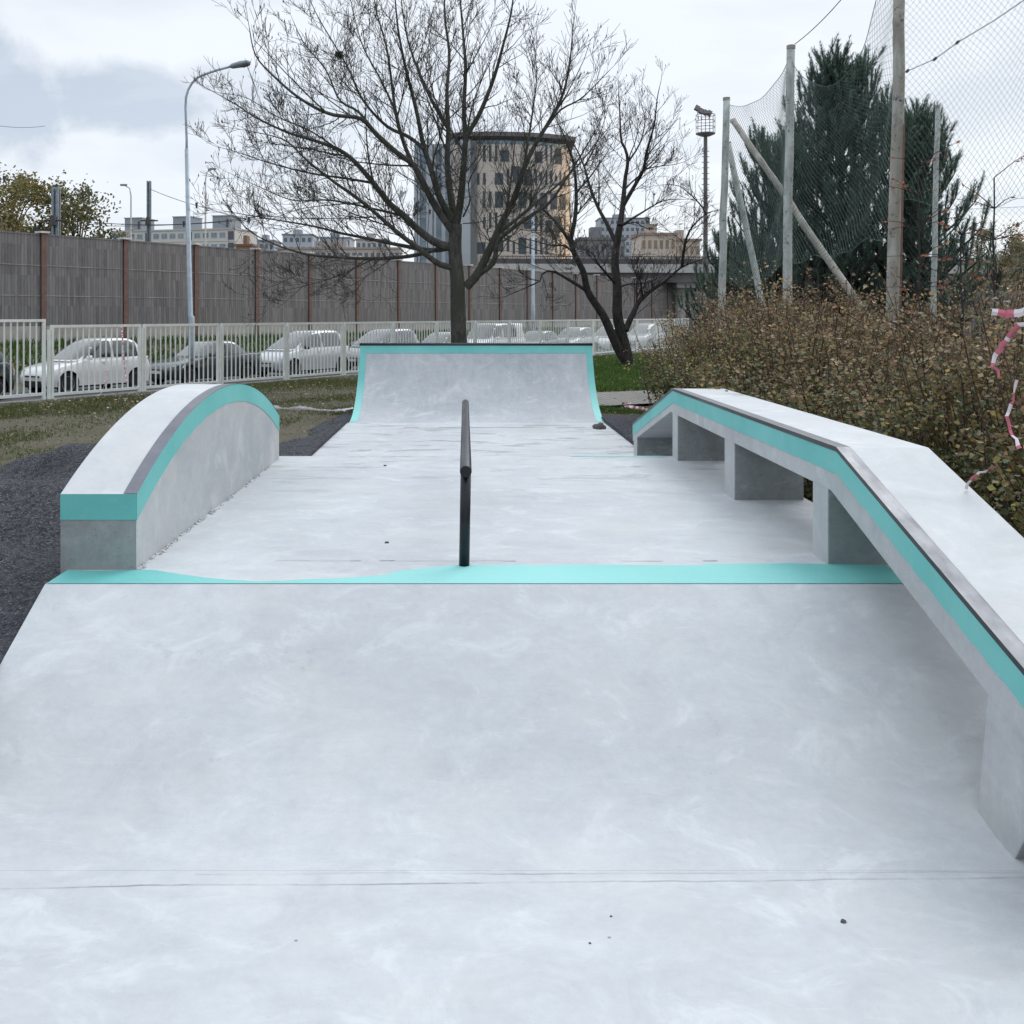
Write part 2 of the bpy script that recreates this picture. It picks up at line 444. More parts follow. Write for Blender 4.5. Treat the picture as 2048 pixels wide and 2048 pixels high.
# bank split off as its own part; grid-free wedge
b = MB(); b.prism_x([(BF+.0005, -.14), (Y1-.002, -.14), (Y1-.002, ZP)]+[(BF+.535*k/14, .45*(.535*k/14)**2+.0005) for k in range(14, -1, -1)], XL, XR); b.build('bank', M['slab'], fb, world=True)
b = MB(); b.prism_x([(Y2+.002, -.14), (BB, -.14), (BB, .001), (Y2+.002, ZP)], XL, XR); b.build('bank', M['slab'], fb, world=True)
# painted stripe along the near lip: narrower between the curved ledge and the rail
low = lambda px: Y1+.004
def lipY(py): return 2*1000*(CAMH-ZP)/(py-628)
sp = MB()
xs = [112, 125, 200, 285, 330, 400, 470, 520, 560, 620, 700, 770, 790, 840, 900, 960, 1100, 1300, 1420, 1440, 1500, 1600, 1700, 1800]
hi = [1142, 1142, 1142, 1141, 1146, 1156, 1161, 1164, 1162, 1159, 1156, 1151, 1144, 1138, 1132, 1131, 1131, 1131, 1132, 1128, 1129, 1127, 1129, 1131]
rn = random.Random(4); prev = None
fx, fy = [], []
for i in range(len(xs)-1):
    for k in range(4):
        tt = k/4; fx.append(xs[i]+(xs[i+1]-xs[i])*tt); fy.append(hi[i]+(hi[i+1]-hi[i])*tt+rn.uniform(-.7, .7))
fx.append(xs[-1]); fy.append(hi[-1])
for px, py in zip(fx, fy):
    yT = lipY(py); X = max(XL+.005, min(XR-.005, (px-930)/F*((Y1+yT)/2)))
    cur = ((X, Y1+.006, ZP+.003), (X, yT, ZP+.003))
    if prev and cur[0][0] > prev[0][0]+1e-4:
        mid = abs(X-.1) < 1.15
        sp.quad([prev[0], cur[0], cur[1], prev[1]], 1 if mid else 0)
    prev = cur
sp.build('painted_stripe', [M['stripe'], M['stripe']], fb, world=True)
sp = MB(); sp.quad([(1.0, Y2-.05, ZP+.003), (1.83, Y2-.07, ZP+.003), (1.83, Y2-.008, ZP+.003), (.95, Y2-.008, ZP+.003)])
sp.build('painted_stripe', M['teal_pale'], fb, world=True)
wavy_line(-1.0, 1.5, 5.26, ZP+.003, .008, 9, drift=.006, gaps=.35).build('joint', M['joint'], fb, world=True)['kind'] = 'stuff'

# ------------------------------------------------------------ curved ledge (left)
cl = thing('curved_ledge', 'arched concrete ledge with turquoise edge on the left of the platform', 'skate ledge', (-1.86, 5.08, ZP))
LX0, LX1 = -2.055, -1.67; LY0, LY1 = 5.08, 8.98
def arc_z(y):      # circular arc through (LY0,.95) (7.03,1.365) (LY1,.97)
    c = (LY0+LY1)/2; h = 1.365-.955; a = (LY1-LY0)/2; r = (a*a+h*h)/(2*h)
    return 1.365-r+math.sqrt(r*r-(y-c)**2)
ny = 48; ys = [LY0+(LY1-LY0)*i/ny for i in range(ny+1)]
b = MB(); prof = [(y, arc_z(y)) for y in ys]
def ledge_shell(mb, prof, zb, x0, x1):
    n = len(prof)
    for i in range(n-1):
        (ya, za), (yb, zb_) = prof[i], prof[i+1]
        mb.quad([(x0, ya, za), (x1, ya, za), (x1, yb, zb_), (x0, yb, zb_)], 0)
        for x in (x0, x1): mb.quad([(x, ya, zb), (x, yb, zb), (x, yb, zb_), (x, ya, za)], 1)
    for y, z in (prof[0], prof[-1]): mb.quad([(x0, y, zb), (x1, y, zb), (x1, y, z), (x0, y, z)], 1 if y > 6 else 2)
ledge_shell(b, prof, ZP-.02, LX0, LX1)
b.build('ledge_body', [M['ledge'], M['cast'], M['rough']], cl, world=True)
b = MB(); bw = .125; rn = random.Random(2)
for i in range(ny):
    pa, pb = [], []
    for y in (ys[i], ys[i+1]):
        z = arc_z(y); e = .002*math.sin(y*23)
        c = (LY0+LY1)/2; h = .41; a = 1.95; r = (a*a+h*h)/(2*h); nz = math.sqrt(r*r-(y-c)**2)/r; nyy = (y-c)/r
        pa.append((LX1+.003, y, z+.001)); pb.append((LX1+.003, y, z-(bw+e)/max(nz, .6)))
    b.quad([pb[0], pb[1], pa[1], pa[0]])
b.quad([(LX0, LY0-.003, arc_z(LY0)-.13), (LX1+.003, LY0-.003, arc_z(LY0)-.13), (LX1+.003, LY0-.003, arc_z(LY0)+.001), (LX0, LY0-.003, arc_z(LY0)+.001)])
b.build('painted_edge', M['teal'], cl, world=True)
b = MB()
for i in range(ny):
    a_, c_ = ys[i], ys[i+1]
    b.quad([(LX1-.065, a_, arc_z(a_)+.004), (LX1+.006, a_, arc_z(a_)+.004), (LX1+.006, c_, arc_z(c_)+.004), (LX1-.065, c_, arc_z(c_)+.004)])
b.build('steel_edge', M['steel_grey'], cl, world=True, smooth=True)
# mortar crumbs along its foot
b = MB(); rn = random.Random(12)
for i in range(150):
    y = LY0+rn.random()**1.4*3.4; x = LX1+.002+abs(rn.gauss(0, .012)); r = rn.uniform(.003, .008)
    mt = Matrix.Translation((x, y, ZP+r*.4)) @ Matrix.Rotation(rn.random()*3, 4, Vector((rn.random(), rn.random(), 1)).normalized())
    b.box(-r, r, -r*1.3, r, -r*.6, r*.7, mat=mt)
tag(b.build('mortar_line', M['cast'], cl, world=True), kind='stuff')

# ------------------------------------------------------------ kinked ledge (right)
kl = thing('kinked_ledge', 'long kinked concrete ledge on fins with turquoise side and steel edge, right side', 'skate ledge', (2.1, 7.0, ZP))
KX0, KX1 = 1.88, 2.34
top = [(2.3, .356), (5.05, 1.195), (9.05, 1.195), (11.2, .645)]
bot = [(2.3, .12), (5.14, .965), (9.15, .975), (11.2, .45)]
b = MB()
for i in range(3):
    a_, c_ = top[i], top[i+1]
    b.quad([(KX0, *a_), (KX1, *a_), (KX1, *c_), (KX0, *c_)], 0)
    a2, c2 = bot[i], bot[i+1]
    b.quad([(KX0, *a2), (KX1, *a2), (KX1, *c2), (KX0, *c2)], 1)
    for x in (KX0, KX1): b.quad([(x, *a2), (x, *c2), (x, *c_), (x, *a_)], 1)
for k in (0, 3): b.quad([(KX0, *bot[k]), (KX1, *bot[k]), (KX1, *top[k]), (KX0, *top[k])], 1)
b.build('beam', [M['ledge'], M['cast']], kl, world=True)
def ztop(y):
    for (ya, za), (yb, zb) in zip(top, top[1:]):
        if ya <= y <= yb: return za+(zb-za)*(y-ya)/(yb-ya)
def zbot(y):
    for (ya, za), (yb, zb) in zip(bot, bot[1:]):
        if ya <= y <= yb: return za+(zb-za)*(y-ya)/(yb-ya)
b = MB()
yy = [2.3+i*.1 for i in range(90)]; yy = sorted(set([y for y in yy if y < 11.2]+[5.05, 9.05, 11.2]))
rn = random.Random(3)
for a_, c_ in zip(yy, yy[1:]):
    wa = .118+.0025*math.sin(a_*31)
    b.quad([(KX0-.003, a_, ztop(a_)-.02-wa*.95), (KX0-.003, c_, ztop(c_)-.02-wa*.95), (KX0-.003, c_, ztop(c_)-.012), (KX0-.003, a_, ztop(a_)-.012)])
b.build('painted_edge', M['teal'], kl, world=True)
for seg, (ya, yb, mt) in enumerate(((2.3, 5.05, 'steel'), (5.05, 9.05, 'steel'), (9.05, 11.2, 'steel'))):
    b = MB(); za, zb = ztop(ya)+.004, ztop(yb)+.004
    b.quad([(KX0-.006, ya, za), (KX0+.062, ya, za), (KX0+.062, yb, zb), (KX0-.006, yb, zb)], 0)
    b.quad([(KX0+.062, ya, za-.006), (KX0+.0645, ya, za-.006), (KX0+.0645, yb, zb-.006), (KX0+.062, yb, zb-.006)], 1)
    b.quad([(KX0+.062, ya, za-.0002), (KX0+.0655, ya, za-.0002), (KX0+.0655, yb, zb-.0002), (KX0+.062, yb, zb-.0002)], 1)
    b.quad([(KX0-.006, ya, za-.024), (KX0-.006, yb, zb-.024), (KX0-.006, yb, zb), (KX0-.006, ya, za)], 1)
    b.build('steel_edge', [M['steel'], M['steel_dark']], kl, world=True)
def zground(y):
    if y < BF: return 0
    if y < BF+.535: return .45*(y-BF)**2
    if y < Y1: return .1288+(y-BF-.535)*.482
    if y < Y2: return ZP
    if y < BB: return ZP*(BB-y)/(BB-Y2)
    return 0
for ya, yb, w in ((3.44, 3.70, .44), (5.19, 5.42, .44), (6.99, 7.26, .49), (8.86, 9.08, .47), (10.95, 11.17, .44)):
    b = MB()
    prof = [(ya, zground(ya)-.04), (yb, zground(yb)-.04), (yb, zbot(yb)+.02), (ya, zbot(ya)+.02)]
    if ya < 4: prof = [(3.45, -.04), (3.69, -.02), (3.60, zbot(3.60)+.02), (3.18, zbot(3.18)+.02)]
    x0, x1 = KX0+.003, KX0+w
    n = 4
    b.loft([[(x0, y, z) for y, z in prof], [(x1, y, z) for y, z in prof]])
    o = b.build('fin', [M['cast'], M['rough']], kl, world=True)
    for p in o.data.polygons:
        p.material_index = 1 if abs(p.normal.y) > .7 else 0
    bevel(o, .008)

# ------------------------------------------------------------ grind rail
gr = thing('grind_rail', 'black round steel grind rail standing in the middle of the platform', 'grind rail', (0, 5.16, ZP))
b = MB(); b.tube([(.004, 5.12, 1.063), (.004, 9.1, 1.063)], .0305, 24); o = b.build('rail_tube', M['steel_dark'], gr, world=True, smooth=False)
bevel(o, .003, 2, 50)
for y in (5.16, 9.04):
    b = MB(); b.tube([(-.004 if y < 6 else .004, y, ZP), (0.004, y, 1.045)], .0275, 20); b.build('rail_post', M['black'], gr, world=True, smooth=False)
b = MB(); b.tube([(.004, 5.1165, 1.063), (.004, 5.1195, 1.063)], .0295, 24); b.build('end_cap', M['black'], gr, world=True)
for o in gr.children:
    for p in o.data.polygons: p.use_smooth = len(p.vertices) == 4

# ------------------------------------------------------------ quarter pipe
qp = thing('quarter_pipe', 'curved concrete quarter pipe with turquoise border at the far end', 'quarter pipe', (.2, 19, 0))
QL, QR, QB, QT, QZ = -2.0, 2.42, 17.2, 19.05, 1.28
RQ = ((QT-QB)**2+QZ**2)/(2*QZ)
def qz(y): return RQ-math.sqrt(max(0, RQ*RQ-(y-QB)**2))
amax = math.asin(min(1, (QT-QB)/RQ))
qpts = [(QB+RQ*math.sin(a), RQ-RQ*math.cos(a)) for a in [amax*i/28 for i in range(29)]]
b = MB()
for (ya, za), (yb, zb) in zip(qpts, qpts[1:]): b.quad([(QL, ya, za), (QR, ya, za), (QR, yb, zb), (QL, yb, zb)])
b.build('transition', M['ramp'], qp, world=True, smooth=True)
b = MB()
for x in (QL+.0005, QR-.0005):
    for (ya, za), (yb, zb) in zip(qpts, qpts[1:]): b.quad([(x, ya, -.15), (x, yb, -.15), (x, yb, zb), (x, ya, za)])
    b.quad([(x, QT, -.15), (x, QT+1.4, -.15), (x, QT+1.4, QZ-.01), (x, QT, QZ-.01)])
b.quad([(QL, QT+1.4, -.15), (QR, QT+1.4, -.15), (QR, QT+1.4, QZ-.01), (QL, QT+1.4, QZ-.01)])
b.quad([(QL, QT, QZ-.01), (QR, QT, QZ-.01), (QR, QT+1.4, QZ-.01), (QL, QT+1.4, QZ-.01)])
b.build('deck', M['cast'], qp, world=True)
b = MB(); w = .125; off = .004
def qoff(i):
    y, z = qpts[i]; a = amax*i/28; return (y-math.sin(a)*off, z+math.cos(a)*off)
for i in range(1, 28):
    (ya, za), (yb, zb) = qoff(i), qoff(i+1)
    mi = 1 if i < 9 else 0
    b.quad([(QL, ya, za), (QL+w, ya, za), (QL+w, yb, zb), (QL, yb, zb)], mi)
    b.quad([(QR-w, ya, za), (QR, ya, za), (QR, yb, zb), (QR-w, yb, zb)], mi)
    if i >= 26: b.quad([(QL+w, ya, za), (QR-w, ya, za), (QR-w, yb, zb), (QL+w, yb, zb)], 0)
b.build('painted_border', [M['border'], M['border']], qp, world=True, smooth=True)
b = MB(); b.tube([(QL-.01, QT+.01, QZ+.01), (QR+.01, QT+.01, QZ+.01)], .03, 12); b.build('coping', M['steel_dark'], qp, world=True, smooth=True)

# rubble, stones
def stone(name, label, loc, r, mt, seed, fl=.5):
    bm = bmesh.new(); bmesh.ops.create_icosphere(bm, subdivisions=2, radius=r)
    for v in bm.verts:
        v.co *= 1+.5*noise.noise(v.co/r*.9+Vector((seed*7.1, 0, 0))); v.co.z *= fl
    me = bpy.data.meshes.new(name); bm.to_mesh(me); bm.free(); me.materials.append(mt)
    o = bpy.data.objects.new(name, me); COL.objects.link(o); o.location = loc
    return tag(o, label, 'stone')
M['stone'] = simple('dark_stone', (.09, .085, .085), .9, 0, .4, 60, .5)
q = at(1196, 856, 0); stone('rubble_lump', 'dark lump of rubble at the right foot of the quarter pipe', (2.2, 16.3, .04), .11, M['stone'], 1, .6)
for px, py, z, lab, r in ((1686, 1844, 0, 'dark pebble lying on the near slab, right of centre', .0085), (560, 1707, 0, 'small dark pebble on the near slab below the curved ledge', .006),
                      (774, 1086, ZP, 'dark stone chip on the platform left of the rail foot', .011), (1222, 1833, 0, 'tiny grey chip on the near slab, centre right', .004),
                      (770, 932, ZP, 'dark chip on the platform behind, left of the rail', .013), (1180, 1887, 0, 'tiny grey chip nearest the bottom of the photo', .004)):
    Y = F*(CAMH-z)/(py-628); stone('pebble', lab, ((px-930)/F*Y, Y, z+r*.3), r, M['stone'], px)

# ------------------------------------------------------------ gravel
def heap(name, x0, x1, y0, y1, n, hf, label=None, maskf=None):
    mb = MB(); nx = n; nyy = int(n*(y1-y0)/(x1-x0))
    keep = {}
    for i in range(nx+1):
        for k in range(nyy+1):
            x = x0+(x1-x0)*i/nx; y = y0+(y1-y0)*k/nyy
            h = hf(x, y)
            h += .035*noise.noise(Vector((x*1.3, y*2.6, 1)))+.03*noise.noise(Vector((x*4, y*4, 2)))+.006*noise.noise(Vector((x*25, y*25, 5)))
            keep[(i, k)] = len(mb.v); mb.v.append((x, y, h))
    for i in range(nx):
        for k in range(nyy):
            q = [keep[(i, k)], keep[(i+1, k)], keep[(i+1, k+1)], keep[(i, k+1)]]
            if max(mb.v[a][2] for a in q) > -.09: mb.face(tuple(q))
    iS = nx if x1 < 0 else 0
    for k in range(nyy):
        a, c = keep[(iS, k)], keep[(iS, k+1)]; n_ = len(mb.v)
        mb.v += [(mb.v[a][0], mb.v[a][1], -.2), (mb.v[c][0], mb.v[c][1], -.2)]; mb.face((a, c, n_+1, n_))
    o = mb.build(name, M['gravel'], smooth=True); tag(o, label, kind='stuff', cat='gravel'); return o
def sm(a, b, x):
    t_ = max(0, min(1, (x-a)/(b-a))); return t_*t_*(3-2*t_)
def h1(x, y):
    base = .36*sm(1.5, 4.2, y)*sm(-6.8, -2.6, x)+.36*math.exp(-((y-8.4)/1.8)**2)*sm(-5.3, -2.9, x)
    base += .085*math.sin((x*.55+y)*5.0+1.5*noise.noise(Vector((x, y, 0))))*sm(-8, -4, x)*(1-.5*sm(-3.4, -2.2, x))
    edge = sm(11.4, 9.0, y+.35*(x+2)*-1*.0+.5*noise.noise(Vector((x, 3, 0))))
    return (base+.02)*edge*sm(-9, -6.4, x)*sm(-1.0, 1.5, y)-.12*(1-edge*sm(-9, -6.4, x))
heap('gravel_pile', -9, XL-.003, -1, 12, 150, h1, 'dark gravel heaped against the left side of the funbox')
def h2(x, y):
    e = sm(.0, .5, x-(XL-1.05+(y-12)*.07+.3*noise.noise(Vector((y*.8, 0, 3)))))*sm(19.4, 18.2, y)*sm(11.2, 12.2, y)
    return .03*e-.12*(1-e)
heap('gravel_strip', -3.6, XL-.003, 11, 19.5, 60, h2, 'strip of dark gravel left of the far slab')
def h3(x, y):
    e = sm(.0, .5, (XR+1.3+.4*noise.noise(Vector((y*.8, 0, 9))))-x)*sm(18.9, 18.0, y)*sm(10, 12, y)
    return .05*e-.12*(1-e)
heap('gravel_patch', XR+.003, 4.6, 10, 19.5, 60, h3, 'patch of dark gravel between the far slab and the hedge')

# ------------------------------------------------------------ grass and leaf litter
def grass_patch(name, pts_fn, n, hmin, hmax, cols, label, w=.006, seed=1):
    mb = MB(); rn = random.Random(seed); k = 0
    while k < n:
        p = pts_fn(rn)
        if p is None: continue
        k += 1
        for q in range(3):
            h = rn.uniform(hmin, hmax); a = rn.random()*6.283; l = h*rn.uniform(.1, .8); b_ = rn.random()*6.283
            dx, dy = math.cos(a)*w, math.sin(a)*w; o_ = Vector((rn.uniform(-.04, .04), rn.uniform(-.04, .04), 0))
            c = rn.choice(cols); v = rn.uniform(.7, 1.25); c = tuple(min(1, x*v) for x in c)
            p2 = p+o_; mid = p2+Vector((math.cos(b_)*l*.35, math.sin(b_)*l*.35, h*.65)); tip = p2+Vector((math.cos(b_)*l, math.sin(b_)*l, h))
            mb.quad([(p2.x-dx, p2.y-dy, p2.z-.02), (p2.x+dx, p2.y+dy, p2.z-.02), (mid.x+dx*.7, mid.y+dy*.7, mid.z), (mid.x-dx*.7, mid.y-dy*.7, mid.z)], 0, c)
            mb.quad([(mid.x-dx*.7, mid.y-dy*.7, mid.z), (mid.x+dx*.7, mid.y+dy*.7, mid.z), tuple(tip)], 0, c)
    o = mb.build(name, M['blade'], fixn=False); tag(o, label, 'grass', kind='stuff'); return o
G = [(.09, .14, .035), (.07, .12, .03), (.12, .16, .05), (.16, .15, .07), (.20, .17, .10)]
GB = [(.07, .15, .03), (.10, .19, .04), (.06, .12, .03), (.13, .19, .06)]
def f1(rn):
    s_ = rn.uniform(-9, 26); t_ = -.2-abs(rn.gauss(0, 1.3))
    p = st(s_, t_)
    if noise.noise(p*.45)+.35*noise.noise(p*1.7)+rn.gauss(0, .22) < -.05+(-t_)*.08: return None
    p.z = -.06; return p
grass_patch('grass', f1, 16000, .03, .13, G, 'tufted grass in a band below the white railing', seed=2)
def f2(rn):
    p = Vector((rn.uniform(-9, -1.9), rn.uniform(11, 24), -.06))
    if (p-PF).dot(N) > -.3 or noise.noise(p*.6+Vector((3, 3, 0)))+rn.gauss(0, .25) < .2: return None
    if p.y < 19 and p.x > -3.0: return None
    return p
grass_patch('sparse_grass', f2, 9000, .015, .06, G, 'sparse grass on the trodden soil left of the ramp', seed=3)
def f3(rn):
    p = Vector((rn.uniform(1.5, 9), rn.uniform(24.5, 47), -.05))
    if (p-PF).dot(N) > -.3 or p.y < 24.2+(p.x-2.6)*.5+rn.uniform(0, .4): return None
    return p
grass_patch('lawn', f3, 13000, .05, .14, GB, 'bright green lawn around the forked tree', w=.012, seed=4)
def f4(rn):
    t_ = rn.uniform(9.0, TW-.2); s_ = rn.uniform(-8, 85)
    p = st(s_, t_); p.z = gz(t_)-.05
    return p
grass_patch('embankment_grass', f4, 17000, .08, .34, GB[:3]+[(.05, .09, .03)], 'dark green grass on the bank below the timber wall', w=.02, seed=5)
def f5(rn):
    p = Vector((rn.uniform(2.5, 4.0), rn.uniform(15, 21), -.03))
    if noise.noise(p*.9) < .02: return None
    return p
grass_patch('grass_tuft', f5, 1300, .03, .09, GB, 'tufts of grass beside the right gravel patch', seed=6)
mb = MB(); rn = random.Random(18); k = 0
while k < 26000:
    p = Vector((rn.uniform(-12, 5), rn.uniform(10.5, 30), 0))
    if (p-PF).dot(N) > -.2 or (-2.2 < p.x < 2.6 and p.y < 21) or (p.x < -2 and p.y < 11.2) or (p.x > 1 and p.y > 20): continue
    k += 1; p.z = rn.uniform(-.05, .0)+.02; r = rn.uniform(.008, .03); a = rn.random()*6.28
    c = rn.choice([(.10, .085, .065), (.20, .17, .13), (.30, .26, .20), (.10, .13, .05), (.07, .10, .035), (.15, .13, .09)])
    u = Vector((math.cos(a), math.sin(a), rn.uniform(-.2, .9)))*r; w_ = Vector((-math.sin(a), math.cos(a), 0))*r*.6
    mb.quad([p-u, p-w_, p+u, p+w_], 0, c)
tag(mb.build('soil_crumbs', M['blade'], fixn=False), 'clods and dead grass scraps on the bare soil left of the ramp', 'soil', kind='stuff')
mb = MB(); rn = random.Random(8)
for i in range(2600):
    if rn.random() < .7: p = st(rn.uniform(-9, 28), -abs(rn.gauss(.2, 1.4))-.2)
    else: p = Vector((rn.uniform(-10, 9), rn.uniform(18, 34), 0))
    if -2.2 < p.x < 2.6 and p.y < 21: continue
    if (p-PF).dot(N) > -.2: continue
    p.z = rn.uniform(-.02, .05); a = rn.random()*6.28; r = rn.uniform(.018, .04); ti = rn.uniform(-.4, .4)
    c = rn.choice([(.34, .24, .12), (.42, .33, .17), (.24, .15, .08), (.5, .42, .22), (.6, .58, .5)])
    u = Vector((math.cos(a), math.sin(a), ti))*r; w_ = Vector((-math.sin(a), math.cos(a), -ti))*r*.7
    mb.quad([p-u, p-w_, p+u, p+w_], 0, c)
tag(mb.build('fallen_leaves', M['leaf'], fixn=False), 'dry fallen leaves scattered over the grass', 'leaves', kind='stuff')

# ------------------------------------------------------------ white railing
rail_f = thing('railing', 'long white steel bar railing in front of the parked cars', 'fence', st(0, 0, .03), RZ)
for i in range(-2, 27):
    up = .13 if i < 0 else 0
    x0, x1 = i*2.5+.045, i*2.5+2.5-.045
    zb, zt = .05+up*.2, 1.60+up; w = .03
    if i == -1: x1 -= .05
    b = MB()
    b.box(x0, x0+.06, -w, w, -.01, zt); b.box(x1-.06, x1, -w, w, -.01, zt)
    b.box(x0+.06, x1-.06, -w+.002, w-.002, zt-.06, zt-.002); b.box(x0+.06, x1-.06, -w+.002, w-.002, zb, zb+.06)
    fr = b.build('rail_panel', M['white_rail'], rail_f)
    b = MB(); nb = 14; gap = (x1-x0-.12)/(nb+1)
    for k in range(nb):
        x = x0+.06+gap*(k+1); b.box(x-.0125, x+.0125, -.0125, .0125, zb+.06, zt-.06)
    b.build('bars', M['white_rail'], fr)
for i in range(-2, 27, 1):
    b = MB(); b.box(i*2.5-.03, i*2.5+.03, -.028, .028, -.04, 1.50); b.build('fence_post', M['white_rail'], rail_f)

# ------------------------------------------------------------ timber noise barrier
wb = thing('noise_barrier', 'tall weathered timber noise wall with brown posts behind the cars', 'wall', (PW.x, PW.y, 0), RZ)
HT = 5.09
for i in range(-2, 27):
    b = MB(); x0, x1 = i*4+.11, i*4+3.89
    for k in range(3):
        zt = HT-.06-k*1.213; b.box(x0, x1, -.05-.004*k, .06, zt-1.213, zt)
    b.box(x0, x1, -.07, .08, HT-.06, HT)
    pn = b.build('wood_panel', M['boards'], wb)
    b = MB()
    for k in (1, 2): b.box(x0, x1, -.072, -.04, HT-.06-k*1.213-.016, HT-.06-k*1.213+.012)
    b.build('batten', M['batten'], pn)
for i in range(-2, 28):
    b = MB(); b.box(i*4-.11, i*4+.11, -.13, -.112, .2, HT+.02); b.box(i*4-.012, i*4+.012, -.112, .10, .2, HT+.02); b.box(i*4-.11, i*4+.11, .10, .12, .2, HT+.02)
    p = b.build('post', M['rust_post'], wb)
    b = MB(); b.box(i*4-.2, i*4+.2, -.24, .2, HT+.022, HT+.10); b.build('cap', M['zinc'], p)
for k in range(-2, 27):
    b = MB(); b.box(k*4+.1, k*4+3.9, -.06, .07, -.4, HT-.06-3*1.213-.004); b.build('plinth', M['plinth'], wb)

# ------------------------------------------------------------ cars
def smooth_by_angle(o, ang=32):
    me = o.data; bm = bmesh.new(); bm.from_mesh(me)
    bmesh.ops.remove_doubles(bm, verts=bm.verts, dist=.0005)
    for f in bm.faces: f.smooth = True
    for e in bm.edges:
        if len(e.link_faces) == 2 and e.calc_face_angle(0) > R(ang): e.smooth = False
    bm.to_mesh(me); bm.free()
CARN = 0
def lerp_tab(tab, x):
    if x <= tab[0][0]: return tab[0][1:]
    for a, b in zip(tab, tab[1:]):
        if a[0] <= x <= b[0]:
            t_ = (x-a[0])/(b[0]-a[0]) if b[0] > a[0] else 0
            return tuple(p+(q-p)*t_ for p, q in zip(a[1:], b[1:]))
    return tab[-1][1:]
SPEC = {   # L, W; hood/belt line (x, z) from front (x=0) to rear (x=1); cabin rows (z, xfront, xrear, halfwidth)
 'hatch': dict(L=3.85, W=1.70, belt=[(0,.55),(.03,.70),(.10,.80),(.25,.90),(.32,.97),(.6,1.0),(.9,1.04),(.985,1.0),(1,.75)],
    cab=[(.93,.22,.985,.80),(1.10,.29,.965,.76),(1.30,.37,.93,.70),(1.46,.45,.88,.64),(1.535,.52,.82,.58),(1.56,.58,.76,.48)], wb=(.17,.82), wr=.315, sw=((.33,.58),(.60,.84))),
 'sedan': dict(L=4.35, W=1.72, belt=[(0,.52),(.03,.66),(.10,.74),(.25,.84),(.32,.90),(.6,.93),(.8,.96),(.97,.97),(.99,.9),(1,.7)],
    cab=[(.88,.27,.88,.78),(1.05,.33,.84,.73),(1.22,.39,.79,.66),(1.34,.44,.74,.61),(1.40,.49,.70,.55),(1.42,.53,.66,.45)], wb=(.18,.79), wr=.31, sw=((.36,.56),(.58,.76))),
 'mpv': dict(L=4.15, W=1.74, belt=[(0,.60),(.03,.78),(.10,.88),(.2,.97),(.28,1.03),(.6,1.07),(.9,1.10),(.985,1.05),(1,.75)],
    cab=[(.98,.15,.985,.82),(1.18,.23,.965,.78),(1.40,.33,.94,.71),(1.58,.42,.90,.65),(1.66,.50,.86,.58),(1.69,.56,.80,.48)], wb=(.17,.83), wr=.33, sw=((.30,.55),(.57,.83))),
 'van': dict(L=4.5, W=1.80, belt=[(0,.65),(.02,.85),(.08,.98),(.17,1.06),(.22,1.10),(.6,1.12),(.98,1.12),(.995,1.0),(1,.7)],
    cab=[(1.05,.14,.995,.86),(1.30,.20,.992,.84),(1.55,.26,.988,.81),(1.76,.32,.983,.77),(1.84,.37,.975,.70),(1.86,.42,.96,.58)], wb=(.16,.82), wr=.34, sw=((.25,.42),(.44,.72))),
}
